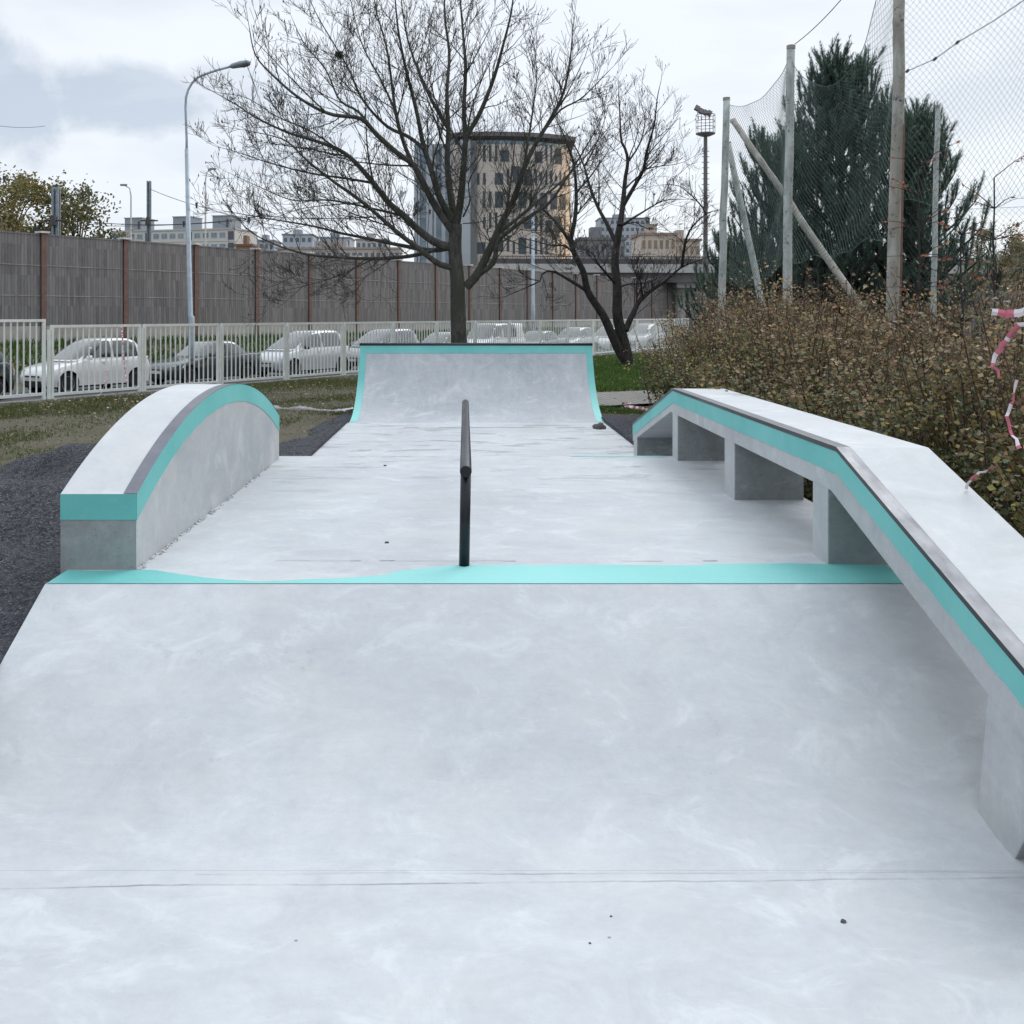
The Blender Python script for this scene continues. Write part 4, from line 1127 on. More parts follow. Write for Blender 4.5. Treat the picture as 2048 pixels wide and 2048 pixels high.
def wire(pts, r, label, sag=.0, mat='wire', marks=0):
    b = MB(); out = []
    for (a, c) in zip(pts, pts[1:]):
        for k in range(10):
            f = k/10; p = a.lerp(c, f); p.z -= sag*4*f*(1-f); out.append(p)
    out.append(pts[-1]); b.tube(out, r, 4)
    if marks:
        for p in out[::marks]: b.tube([p+Vector((0, 0, .18)), p-Vector((0, 0, .18))], [.09, .05], 5)
    return tag(b.build('overhead_wire', M[mat]), label, 'cable')
wire([at(-60, 452, 58), at(200, 446, 60), at(520, 432, 66), at(860, 424, 74)], .028, 'upper overhead railway wire running across to the office tower', .3, marks=5)
wire([at(-60, 463, 58), at(200, 452, 60), at(520, 437, 66), at(860, 428, 74)], .022, 'lower overhead railway wire close below the upper one', .15)
wire([at(300, 378, 70), at(420, 418, 60), at(560, 452, 50)], .022, 'thin wire sloping down from the slim mast to the right', .1, marks=8)
wire([at(-40, 245, 60), at(90, 252, 75)], .02, 'thin wire under the grey cloud at the far left', .2)
wire([at(-60, 355, 55), at(25, 359, 57)], .03, 'short wire with insulator above the leftmost yellow tree', 0, marks=4)
wire([at(1000, 500, 90), at(1300, 508, 100), at(1500, 520, 110)], .03, 'overhead wire in front of the flyover', .3, marks=4)

# ------------------------------------------------------------ foliage trees far left / right
def leafy(name, loc, h, rad, n, cols, label, seed, ls=.14, trunk_r=.18, squash=1.0):
    t_ = thing(name, label, 'tree', loc); rn = random.Random(seed)
    b = MB(); b.tube([(0, 0, -.3), (.1, 0, h*.4), (0, .1, h*.8)], [trunk_r, trunk_r*.7, .04], 8)
    cl = []
    for k in range(26):
        a = rn.random()*6.283; z = h*rn.uniform(.32, 1.0); f = math.sin(min(1, max(.08, (z/h-.18)/.9))*math.pi)**.6
        r = rad*f*rn.uniform(.3, 1); c = Vector((math.cos(a)*r, math.sin(a)*r, z)); cl.append((c, rad*rn.uniform(.16, .34)))
        b.tube([(0, 0, z*.55), tuple(c*.6+Vector((0, 0, z*.3))), tuple(c)], [.06, .04, .012], 4)
    b.build('trunk', M['bark_dark'], t_)
    mb = MB()
    for i in range(n):
        c, r = rn.choice(cl); p = c+Vector((rn.gauss(0, .55), rn.gauss(0, .55), rn.gauss(0, .6)))*r
        u = Vector((rn.gauss(0, 1), rn.gauss(0, 1), rn.gauss(0, 1))).normalized(); w = u.orthogonal().normalized()*ls*rn.uniform(.5, 1); u = u*ls*rn.uniform(.6, 1.3)
        col = rn.choice(cols); v = rn.uniform(.7, 1.3)
        mb.quad([p-u*.5, p-w*.5, p+u*.6, p+w*.5], 0, tuple(x*v for x in col))
    mb.build('crown', M['leaf'], t_, fixn=False)
    return t_
YG = [(.22, .19, .06), (.16, .16, .06), (.28, .22, .08), (.12, .13, .06)]
DG = [(.07, .09, .05), (.10, .11, .06), (.14, .13, .07)]
TN = [(.30, .25, .14), (.24, .21, .12), (.20, .18, .11)]
leafy('poplar_tree', (-29.5, 64, 0), 10.7, 4.0, 9000, YG, 'yellow-green tree at the far left above the timber wall', 1, .20)
leafy('poplar_tree', (-25.6, 66, 0), 10.0, 3.2, 5200, DG+YG[:1], 'thinner dark green tree right of the yellow tree at the far left', 2, .20)
leafy('shrubby_tree', (-28.5, 55, 0), 6.9, 5.0, 9000, TN, 'low tan tree mass just above the wall at the far left', 3, .17)
leafy('distant_tree', (at(1992, 600, 70).x, 70, 0), 7.6, 2.3, 6000, TN+YG[:2], 'pale yellow round tree far away at the right edge', 4, .2)
leafy('distant_tree', (at(2050, 600, 95).x, 95, 0), 8.0, 3.0, 4000, DG, 'blue-green distant tree cut by the right edge', 5, .25)
# ------------------------------------------------------------ pines
def make_pine(loc, h, rad, label, seed, nbr=70):
    t_ = thing('pine_tree', label, 'pine tree', loc, group='dark pines behind the net'); rn = random.Random(seed)
    b = MB(); b.tube([(0, 0, -.3), (.05, .05, h*.5), (0, 0, h*.93)], [.22, .13, .03], 9)
    mb = MB()
    def shoot(p, d, L, dark):
        n = int(62*L/.6); q = d.orthogonal().normalized(); w = d.cross(q)
        b.tube([p, p+d*L*.9], [.014, .006], 3, cap=False)
        for k in range(n):
            f = rn.random(); a = rn.random()*6.283; r = (q*math.cos(a)+w*math.sin(a))
            nl = .19*rn.uniform(.7, 1.2)*(1-.3*f); c = p+d*L*f
            tip = c+(r*.75+d*.75).normalized()*nl; sd = d.cross(r)*.011
            v = rn.uniform(.7, 1.35); col = (.11*v, .18*v, .15*v) if rn.random() < .7 else (.18*v, .25*v, .19*v)
            mb.quad([c-sd, c+sd, tip], 0, col)
    for k in range(nbr):
        z = h*(.04+.92*(k/nbr)**.95); f = 1-z/h; az = k*2.4+rn.uniform(-.3, .3)
        Lb = rad*(.25+.95*f**.75)*rn.uniform(.7, 1.05)
        o_ = Vector((math.cos(az), math.sin(az), 0)); p = Vector((0, 0, z)); pts = [p]; d = (o_+Vector((0, 0, .10+.5*(1-f)))).normalized()
        ns = 6
        for i in range(ns):
            d = (d+Vector((rn.gauss(0, .06), rn.gauss(0, .06), .13))).normalized(); pts.append(pts[-1]+d*Lb/ns)
        b.tube(pts, [.05*(1-i/(ns+1))*(.5+f)+.01 for i in range(ns+1)], 5, cap=False)
        for i in range(1, ns+1):
            m_ = rn.choice((2, 3, 4)) if i < ns else 3
            for q in range(m_):
                side = Vector((-o_.y, o_.x, 0))*rn.uniform(-1, 1)
                dd = (d*.4+side*.6+Vector((0, 0, rn.uniform(.6, 1.4)))).normalized()
                base = pts[i]+side*rn.uniform(0, .25)
                L = rn.uniform(.4, .85); shoot(base, dd, L, f)
                if rn.random() < .6:
                    d3 = (dd+side*.6+Vector((0, 0, .5))).normalized(); shoot(base+dd*L*.5, d3, L*.7, f)
    for q in range(6):
        a = q*1.05; shoot(Vector((0, 0, h*.90)), Vector((math.cos(a)*.35, math.sin(a)*.35, 1)).normalized(), .8+.25*(q == 0), 0)
    shoot(Vector((0, 0, h*.93)), Vector((.02, 0, 1)), .9, 0)
    b.build('trunk', M['bark_dark'], t_); mb.build('crown', M['needle'], t_, fixn=False)
    print('pine', len(mb.f)); return t_
make_pine((at(1680, 600, 32).x, 32, 0), 9.5, 3.4, 'tallest dark pine in the middle behind the net', 1, 105)
make_pine((at(1560, 600, 33.5).x, 33.5, 0), 7.4, 3.0, 'dark pine left of the tallest pine, behind the leaning poles', 2, 72)
make_pine((at(1820, 600, 31).x, 31, 0), 7.6, 2.9, 'dark pine right of the tallest pine, behind the thick wooden pole', 3, 72)
make_pine((at(1480, 600, 38).x, 38, 0), 4.0, 2.6, 'low dark pine at the foot of the leftmost net pole', 4, 42)

# ------------------------------------------------------------ net poles and nets
def pole(px0, py0, Y0, px1, py1, Y1_, r, mat, label, name='net_pole', capw=True):
    a = at(px0, py0, Y0); c = at(px1, py1, Y1_)
    if c.z > .0:
        d = (c-a).normalized(); c = c+d*((c.z+.2)/-d.z)
    t_ = thing(name, label, 'pole', (c.x, c.y, 0)); b = MB()
    n = 10; pts = [c.lerp(a, k/n) for k in range(n+1)]
    rn = random.Random(px0)
    pts = [p+Vector((rn.gauss(0, .008), rn.gauss(0, .008), 0)) for p in pts]
    b.tube(pts, [r*(1.12-.2*k/n) for k in range(n+1)], 14)
    o = b.build('shaft', M[mat], t_, world=True); 
    for p in o.data.polygons: p.use_smooth = len(p.vertices) == 4
    if capw:
        b = MB(); b.tube([a-Vector((0, 0, .06)), a+Vector((0, 0, .012))], r*.98, 12); b.build('cap', M['pole_wood' if mat == 'pole_pale' else 'zinc'], t_, world=True)
    return a, c
PA = pole(1453, 196, 24.5, 1441, 690, 24.5, .088, 'pole_pale', 'pale upright pole at the left end of the net')
pole(1456, 285, 25.0, 1531, 640, 24.0, .078, 'pole_pale', 'pale pole leaning left between the two left uprights')
PB = pole(1582, 92, 20, 1572, 640, 20, .088, 'pole_pale', 'tall pale upright pole in front of the dark pines')
pole(1466, 240, 23.6, 1730, 628, 20.6, .075, 'pole_wood', 'long diagonal brace pole crossing behind the tall pale pole', 'brace_pole')
PC = pole(1800, -48, 16, 1784, 640, 16, .094, 'pole_wood', 'thick weathered wooden pole cut off by the top of the photo', capw=False)
pole(1875, 212, 28, 1866, 640, 28, .075, 'pole_pale', 'thin pale pole with open top right of the thick wooden pole')
b = MB(); b.tube([at(1808, 250, 15.85), at(1800, 640, 15.85)], .018, 5)
tag(b.build('cable_pipe', M['rust_post']), 'thin rusty pipe running up the right side of the thick wooden pole', 'pipe')
# guy wire
wire([at(1590, 88, 20), at(1685, -4, 18)], .008, 'thin guy wire rising from the top of the tall pale pole', .05)

def net(name, p0, p1, top0, top1, sag_t, bot0, bot1, sag_b, cell, r, label, mat, bulge=.3, seed=1):
    """net hanging between two poles: diamonds woven from two families of strands"""
    Lx = (Vector((p1[0]-p0[0], p1[1]-p0[1], 0))).length
    Hm = ((top0-bot0)+(top1-bot1))/2
    nx = int(Lx/cell); nv = int(Hm/cell)
    dirx = Vector((p1[0]-p0[0], p1[1]-p0[1], 0)).normalized(); nrm = Vector((-dirx.y, dirx.x, 0))
    def S(u, v):
        zt = top0+(top1-top0)*u-sag_t*4*u*(1-u); zb = bot0+(bot1-bot0)*u-sag_b*4*u*(1-u)
        zb += .22*noise.noise(Vector((u*6, seed, 0)))
        vv = v**1.08
        z = zt+(zb-zt)*vv
        x = u*Lx+.10*noise.noise(Vector((u*3, v*3, seed)))+.35*math.sin(u*math.pi)*(v-.5)*.3
        off = bulge*math.sin(math.pi*u)*math.sin(math.pi*min(1, v*.9+.1))+.08*noise.noise(Vector((u*4, v*5, seed+9)))
        w = .012*cell*noise.noise(Vector((u*90, v*90, seed)))
        return Vector((p0[0], p0[1], 0))+dirx*(x+w)+nrm*off+Vector((0, 0, z))
    mb = MB(); grid = {}
    for i in range(nx+1):
        for k in range(nv+1):
            if (i+k) % 2 == 0: grid[(i, k)] = S(i/nx, k/nv)
    for (i, k), a in grid.items():
        for di in (1, -1):
            b_ = grid.get((i+di, k+1))
            if b_ is not None: mb.tube([a, b_], r, 3, cap=False)
    for i in range(nx):
        mb.tube([S(i/nx, 0), S((i+1)/nx, 0)], r*2, 4, cap=False)
    for i in range(nx):
        mb.tube([S(i/nx, 1), S((i+1)/nx, 1)], r*1.6, 4, cap=False)
    o = mb.build(name, M[mat], fixn=False); print(name, len(mb.f)); return tag(o, label, 'net')
pA, pB, pC = (PA[1].x+.25, 24.5), (PB[1].x+.12, 20), (PC[1].x+.12, 16)
pD = (7.6, 11.2)
net('ball_net', pA, pB, 7.0, 7.05, .35, 2.6, 3.0, .2, .056, .0030, 'loose green net stretched between the two left uprights', 'twine', .35, 1)
net('ball_net', pB, pC, 7.0, 8.0, 1.35, 2.9, 3.2, .1, .058, .0029, 'sagging green net between the tall pale pole and the thick wooden pole', 'twine', .45, 2)
net('ball_net', pC, pD, 8.4, 8.2, .3, 3.7, 3.3, .15, .060, .0021, 'coarse net filling the sky right of the thick wooden pole', 'twine', .4, 3)
net('ball_net', (pC[0]+.25, 16.2), (8.2, 11.4), 3.6, 3.3, .1, 1.5, 1.4, .05, .055, .0016, 'faint fine net hanging low right of the thick wooden pole', 'twine_fine', .1, 4)
b = MB(); pts = [at(1815, 142, 15.6), at(1870, 118, 14.7), at(1915, 85, 14.2), at(1990, 40, 13.3), at(2060, -8, 12.6)]
b.tube(pts, .006, 4)
for p in pts[:3]: b.tube([p-Vector((.02, 0, .02)), p+Vector((.02, 0, .02))], .022, 5)
tag(b.build('net_rope', M['wire']), 'dark knotted rope slanting up across the coarse net', 'rope')

# sapling inside the net
def sapling(px, ptop, pbot, Y, label, seed, cols, nb=12):
    a = at(px, pbot, Y); c = at(px-4, ptop, Y); t_ = thing('sapling', label, 'sapling', (a.x, Y, 0)); rn = random.Random(seed)
    b = MB(); pts = [Vector((a.x, Y, 0)).lerp(c, k/9)+Vector((rn.gauss(0, .012), 0, 0)) for k in range(10)]
    b.tube(pts, [.022*(1-.6*k/9) for k in range(10)], 6); mb = MB()
    for k in range(nb):
        i = rn.randint(4, 9); p = pts[i]; d = Vector((rn.choice((-1, 1))*rn.uniform(.5, 1), rn.gauss(0, .5), rn.uniform(-.1, .7))).normalized(); L = rn.uniform(.2, .6)
        q = p+d*L; b.tube([p, p+d*L*.5+Vector((0, 0, .03)), q], [.008, .006, .003], 4, cap=False)
        for j in range(rn.randint(1, 5)):
            r = p.lerp(q, rn.uniform(.3, 1.05)); u = Vector((rn.gauss(0, 1), rn.gauss(0, 1), rn.gauss(0, 1))).normalized()*.035; w = u.orthogonal().normalized()*.028
            mb.quad([r-u, r-w, r+u, r+w], 0, rn.choice(cols))
    b.build('stem', M['bark_dark'], t_, world=True); mb.build('foliage', M['leaf'], t_, world=True, fixn=False)
RD = [(.30, .10, .07), (.38, .16, .10), (.26, .12, .09), (.33, .22, .12)]
sapling(1992, 355, 700, 13, 'thin bare sapling with few red leaves near the right edge', 1, RD, 11)
sapling(1842, 330, 700, 14, 'thin sapling with orange-red leaves between the wooden pole and the thin pale pole', 2, RD, 22)
sapling(1925, 470, 700, 12, 'short red-leaved sapling right of the thin pale pole', 3, RD, 20)
sapling(1640, 540, 720, 17, 'low red-leaved sapling in front of the diagonal brace', 4, RD, 18)

# ------------------------------------------------------------ hedge shrubs
LOW = [(.14, .18, .09), (.18, .22, .12), (.26, .26, .10), (.11, .14, .08), (.34, .30, .11), (.22, .27, .17), (.16, .13, .07), (.38, .33, .12)]
MIDC = [(.23, .21, .12), (.32, .25, .13), (.18, .20, .11), (.36, .31, .15), (.25, .17, .10), (.18, .22, .14), (.45, .32, .10), (.14, .17, .10)]
TOPC = [(.34, .22, .14), (.27, .17, .12), (.42, .29, .18), (.22, .17, .12), (.40, .34, .22), (.30, .25, .17), (.22, .22, .14)]
def shrub_mesh(seed, H, Rx, nst, nleaf, ls, density_low=1.0, cols=None):
    rn = random.Random(seed); b = MB(); mb = MB(); stems = []
    for k in range(nst):
        a = rn.random()*6.283; r = abs(rn.gauss(0, .35))*Rx; lean = rn.uniform(.1, .75)*Rx
        az = a+rn.gauss(0, .6); p = Vector((math.cos(a)*r, math.sin(a)*r, -.05)); h = H*rn.choice((rn.uniform(.55, 1.0), rn.uniform(.7, 1.05), rn.uniform(.8, 1.25))); pts = [p]
        for i in range(1, 7):
            f = i/6; pts.append(p+Vector((math.cos(az)*lean*f**1.3, math.sin(az)*lean*f**1.3, h*f))+Vector((rn.gauss(0, .02), rn.gauss(0, .02), 0)))
        b.tube(pts, [.011*(1-.75*i/6) for i in range(7)], 4, cap=False); stems.append(pts)
        for q in range(5):
            i = rn.randint(1, 5); d = Vector((rn.gauss(0, 1), rn.gauss(0, 1), rn.uniform(.2, 1.2))).normalized(); L = rn.uniform(.15, .42)
            s2 = [pts[i], pts[i]+d*L*.5, pts[i]+d*L+Vector((0, 0, L*.2))]
            b.tube(s2, [.006, .004, .002], 3, cap=False); stems.append(s2)
    cen = []
    for k in range(max(60, nleaf//26)):
        s_ = rn.choice(stems); i = rn.randint(0, len(s_)-2); c_ = s_[i].lerp(s_[i+1], rn.random()); cen.append((c_, rn.uniform(.04, .11), rn.gauss(0, .12), rn.uniform(.75, 1.3)))
    for k in range(nleaf):
        c_, sp_, sh_, cv_ = rn.choice(cen)
        if rn.random() < .3:
            s_ = rn.choice(stems); i = rn.randint(0, len(s_)-2); c_ = s_[i].lerp(s_[i+1], rn.random())
        p = c_+Vector((rn.gauss(0, sp_), rn.gauss(0, sp_), rn.gauss(0, sp_*.8)))
        if p.z < .05: continue
        f = p.z/H+sh_+rn.gauss(0, .07)
        C_ = cols or (LOW if f < .55 else (MIDC if f < .8 else TOPC)); col = rn.choice(C_); v = rn.uniform(.65, 1.3)*cv_
        l = ls*rn.uniform(.6, 1.25)*(1.1-.35*min(1, p.z/H))
        u = Vector((rn.gauss(0, 1), rn.gauss(0, 1), rn.gauss(0, .7)-.3)).normalized(); w = u.cross(Vector((rn.gauss(0, 1), rn.gauss(0, 1), rn.gauss(0, 1)))).normalized()*l*.42
        nn = u.cross(w).normalized()*l*.12; u = u*l
        col = (col[0]*v*.80, col[1]*v*.80, col[2]*v*.74)
        mb.quad([p, p+u*.45+w+nn, p+u, ], 0, col); mb.quad([p, p+u, p+u*.45-w+nn], 0, col)
    return b, mb
protos = []
for k, (sd, H, Rx, ns, nl, ls) in enumerate(((31, 1.95, .85, 50, 12000, .047), (32, 2.1, .9, 54, 12500, .045), (33, 1.88, .8, 48, 11500, .049))):
    b, mb = shrub_mesh(sd, H, Rx, ns, nl, ls)
    protos.append((b, mb))
def place_shrub(k, x, y, rz, sc, label, first={}):
    g = 'autumn shrubs of the hedge behind the kinked ledge'
    if k not in first:
        t_ = thing('hedge_shrub', label, 'shrub', (x, y, 0), rz, g)
        protos[k][0].build('stems', M['bark_twig'], t_, fixn=False); protos[k][1].build('foliage', M['leaf'], t_, fixn=False)
        first[k] = t_
    else:
        t_ = copy_thing(first[k], (x, y, 0), rz, label)
    t_.scale = (sc[0], sc[0], sc[1]); return t_
rn = random.Random(77)
shr = []
y = 3.6; i = 0
rowlab = ['front row', 'middle row', 'back row']
ordn = ['nearest', 'second nearest', 'third nearest', 'fourth nearest', 'fifth nearest', 'sixth nearest', 'seventh nearest', 'eighth nearest', 'ninth nearest', 'tenth nearest', 'eleventh nearest', 'twelfth nearest', 'thirteenth nearest', 'farthest']
for row, (xo, y0, y1, stp, zs) in enumerate(((3.42, 3.9, 17.2, 1.30, .93), (4.65, 4.6, 20.5, 1.45, 1.0), (5.9, 6.5, 21.5, 1.7, 1.02))):
    ys_ = []; y = y0
    while y < y1: ys_.append(y); y += stp*rn.uniform(.9, 1.1)
    for n_, y in enumerate(ys_):
        x = xo+rn.uniform(-.2, .2)+max(0, y-10)*.09
        zz = zs*rn.uniform(.9, 1.08)
        if row == 0 and y < 6: zz *= .9
        wd = ordn[n_] if n_ < 13 and n_ < len(ys_)-1 else 'farthest'
        if n_ >= 13 and n_ < len(ys_)-1: wd = 'one of the far'
        place_shrub(rn.randrange(3), x, y, rn.random()*6.28, (rn.uniform(.95, 1.15), zz), '%s brown and olive leafed shrub in the %s of the hedge' % (wd, rowlab[row]))
# sparse twiggy shrubs at the far left end of the hedge
b, mb = shrub_mesh(44, 1.5, .95, 60, 1500, .045, cols=TOPC[:4]+[(.10, .12, .07)])
t_ = thing('twiggy_shrub', 'sparse twiggy shrub at the left end of the hedge beside the paved path', 'shrub', (5.0, 22.8, 0), 0, 'half bare twiggy shrubs at the left end of the hedge')
b.build('stems', M['bark_twig'], t_, fixn=False); mb.build('foliage', M['leaf'], t_, fixn=False)
for (x, y, s_, lab) in ((5.9, 25.0, 1.1, 'sparse twiggy shrub just behind the one by the path'), (4.6, 20.6, .7, 'lowest half bare shrub closest to the far end of the kinked ledge'), (7.0, 27.5, 1.2, 'half bare shrub farthest back, right of the forked tree'), (8.2, 30, 1.2, 'half bare shrub below the leftmost net pole')):
    c = copy_thing(t_, (x, y, 0), s_*5, lab); c.scale = (s_, s_, s_)

# ------------------------------------------------------------ barrier tapes
def tape(name, pts, w, label, seed=1, stripes=True, tw=1.0, seg=.02, part=.5):
    rn = random.Random(seed); mb = MB(); dense = []
    for a, c in zip(pts, pts[1:]):
        n = max(2, int((c-a).length/seg))
        for k in range(n): dense.append(a.lerp(c, k/n))
    dense.append(pts[-1]); prev = None; ang = rn.uniform(-.3, .3); L = 0; ww = w; cross = []
    for i, p in enumerate(dense):
        d = (dense[min(i+1, len(dense)-1)]-dense[max(i-1, 0)]).normalized()
        ang += rn.gauss(0, .16*tw); ww = max(w*.25, min(w, ww+rn.gauss(0, w*.12)))
        s_ = d.cross(Vector((0, 1, .1))).normalized(); q = d.cross(s_)
        r = (s_*math.cos(ang)+q*math.sin(ang))*ww/2
        jit = Vector((rn.gauss(0, .003), rn.gauss(0, .003), rn.gauss(0, .003)))
        cross.append((p-r+jit, p+r*.1+q*ww*.15+jit, p+r+jit))
    for i in range(len(cross)-1):
        L += (dense[i+1]-dense[i]).length; mi = 1 if (stripes and int(L/.055+rn.uniform(-.3, .3)) % 2) else 0
        a, b_ = cross[i], cross[i+1]
        mb.quad([a[0], b_[0], b_[1], a[1]], mi); mb.quad([a[1], b_[1], b_[2], a[2]], mi)
    return tag(mb.build(name, [M['tape_white'], M['tape_red']], fixn=False, smooth=True), label, 'tape')
tape('barrier_tape', [at(1984, 622, 4.4), at(2010, 628, 4.4), at(2060, 624, 4.3), at(2090, 622, 4.2)], .036, 'red and white tape stretched level over the hedge at the right edge', 1, tw=.4)
tape('barrier_tape', [at(2060, 640, 4.25), at(2030, 660, 4.3), at(2005, 690, 4.35), at(1988, 715, 4.4), at(1986, 735, 4.4), at(2000, 752, 4.4)], .026, 'torn red and white tape end dangling below the stretched tape', 2, tw=.8)
tape('barrier_tape', [at(2035, 760, 3.9), at(2028, 800, 3.9), at(2012, 835, 3.9), at(2022, 860, 3.9), at(2040, 900, 3.85)], .018, 'twisted strip of red and white tape hanging in the leaves at the right edge', 3, tw=1.3)
tape('barrier_tape', [at(1932, 976, 4.6), at(1952, 950, 4.55), at(1985, 935, 4.5), at(2000, 930, 4.5)], .016, 'thin scrap of red and white tape caught low in the hedge', 4, tw=1.0)
tape('barrier_tape', [at(1446, 640, 21), at(1400, 690, 20.5), at(1375, 730, 20), at(1352, 772, 19.5)], .09, 'red and white tape sloping from the leftmost net pole to the ledge', 5, tw=1.0)
tape('barrier_tape', [at(1378, 730, 19.8), at(1364, 755, 19.5), at(1362, 775, 19.3)], .05, 'short white tape strand beside the sloping tape', 6, tw=1.0)
tape('barrier_tape', [at(1240, 808, 18.6), at(1262, 804, 18.6), at(1250, 812, 18.4), at(1290, 818, 18.3), at(1302, 822, 18)], .06, 'crumpled tape lying on the ground left of the kinked ledge', 7, tw=1.5)
tape('cloth_strip', [at(545, 816, 15.6), at(580, 817, 16), at(605, 816, 16.3), at(640, 820, 16.6), at(672, 821, 17), at(690, 819, 17.3), at(706, 816, 17.6)], .10, 'white tape stretched between the curved ledge and the quarter pipe', 8, False, .35)
tape('barrier_tape', [at(243, 652, 22.3), at(246, 690, 22.2), at(250, 740, 22.2), at(256, 782, 22.0)], .035, 'red and white tape hanging down the second railing panel', 9, tw=1.2)
tape('cloth_strip', [at(214, 735, 22.0), at(211, 765, 22.0), at(203, 785, 21.9), at(196, 792, 21.9)], .07, 'crumpled white tape at the foot of the second railing panel', 10, False, 1.5)

# ------------------------------------------------------------ buildings
def fbox(mb, x0, x1, y0, y1, z0, z1, c): mb.box(x0, x1, y0, y1, z0, z1, 0, c)
# apartment block far left
Y = 250.; a = at(212, 0, Y).x; c = at(478, 0, Y).x
ab = thing('apartment_block', 'long white panel apartment block above the timber wall at the left', 'building', ((a+c)/2, Y, 0), R(-14))
Wd = (c-a)*1.03; H0 = at(0, 464, Y).z+.3
mb = MB(); mb.box(-Wd/2, Wd/2, 0, 12, 0, H0, 0, (.62, .61, .60)); mb.box(-Wd/2-.2, Wd/2+.2, -.2, 12.2, H0, H0+.35, 0, (.5, .5, .5))
for fl in range(1, 8): mb.box(-Wd/2-.02, Wd/2+.02, -.06, 12.05, H0-fl*2.85-.08, H0-fl*2.85+.08, 0, (.45, .45, .45))
mb.build('wall', M['vc'], ab)
for k, f in enumerate((-.36, .04, .36)):
    mb = MB(); mb.box(Wd*f-2.4, Wd*f+2.4, 2, 8, H0+.35, H0+3.6, 0, (.30, .34, .38)); mb.box(Wd*f-2.6, Wd*f+2.6, 1.8, 8.2, H0+3.6, H0+3.8, 0, (.4, .4, .4)); mb.box(Wd*f+1.4, Wd*f+1.9, 1.9, 2.1, H0+.8, H0+2.8, 0, (.1, .1, .12)); mb.build('lift_house', M['vc'], ab)
rn = random.Random(6)
nw = 15
for fl in range(4):
    for k in range(nw):
        x = -Wd/2+Wd*(k+.5)/nw; z = H0-1.9-fl*2.85
        if k % 5 == 4:
            b = MB(); b.box(x-.8, x+.8, -.05, .05, z-.6, z+1.5, 0, (.12, .13, .15)); b.build('stair_window', M['vc'], ab); continue
        b = MB(); b.box(x-.85, x+.85, -.06, .04, z-.1, z+1.3); w = b.build('window', M['zinc'], ab)
        b = MB(); b.box(x-.75, x-.05, -.09, -.05, z, z+1.2); b.box(x+.05, x+.75, -.09, -.05, z, z+1.2); b.build('pane', M['bglass'], w)
# other distant buildings
def block(px0, px1, pt, Y, D_, col, label, floors=3, nwin=6, roofc=None, rz=0, wc=(.15, .17, .2), name='distant_building'):
    a, c = at(px0, 0, Y).x, at(px1, 0, Y).x; H = at(0, pt, Y).z; W_ = c-a
    t_ = thing(name, label, 'building', ((a+c)/2, Y, 0), rz)
    mb = MB(); mb.box(-W_/2, W_/2, 0, D_, 0, H, 0, col); mb.build('wall', M['vc'], t_)
    mb = MB(); mb.box(-W_/2-.3, W_/2+.3, -.3, D_+.3, H, H+.4, 0, roofc or tuple(x*.7 for x in col)); mb.box(-W_*.2, W_*.05, D_*.3, D_*.6, H+.4, H+2.2, 0, tuple(x*.8 for x in col)); mb.build('roof', M['vc'], t_)
    fh = 3.0
    for fl in range(floors):
        mb = MB()
        for k in range(nwin):
            x = -W_/2+W_*(k+.5)/nwin; z = H-2.3-fl*fh; mb.box(x-W_/nwin*.28, x+W_/nwin*.28, -.06, .05, z, z+1.4, 0, wc)
        mb.build('window_row', M['vc'], t_)
    return t_
block(472, 502, 492, 190, 8, (.30, .19, .13), 'low brown-roofed house right of the apartment block', 1, 2)
block(508, 548, 482, 300, 12, (.38, .42, .48), 'small blue-grey block left of the red-topped blocks', 3, 4)
block(565, 625, 470, 330, 14, (.45, .50, .56), 'pale blue-grey tower block seen through the lowest left branches', 5, 5)
block(640, 700, 476, 340, 14, (.42, .46, .52), 'second pale blue-grey block behind the branches', 5, 6)
block(712, 775, 480, 300, 12, (.50, .50, .52), 'pale grey block just left of the office tower', 4, 6)
block(555, 800, 498, 240, 10, (.50, .46, .45), 'long low pale building on top of the wall line left of the tower', 2, 20)
block(1160, 1250, 480, 150, 10, (.30, .31, .34), 'dark grey low building right of the office tower', 2, 9)
block(1200, 1300, 437, 420, 14, (.42, .46, .52), 'faint grey-blue slab block behind the forked tree', 6, 10)
block(1282, 1352, 470, 170, 10, (.60, .53, .47), 'warm sunlit house right of the forked tree', 3, 6, (.35, .27, .23), wc=(.3, .25, .2))  # warmth of the sunlight is put into wall and window colours
block(1345, 1400, 482, 175, 10, (.56, .50, .45), 'warm sunlit lower house next to the floodlight mast', 2, 5, (.35, .27, .23), wc=(.3, .25, .2))  # sunlight painted in here too, as warm wall and window tones

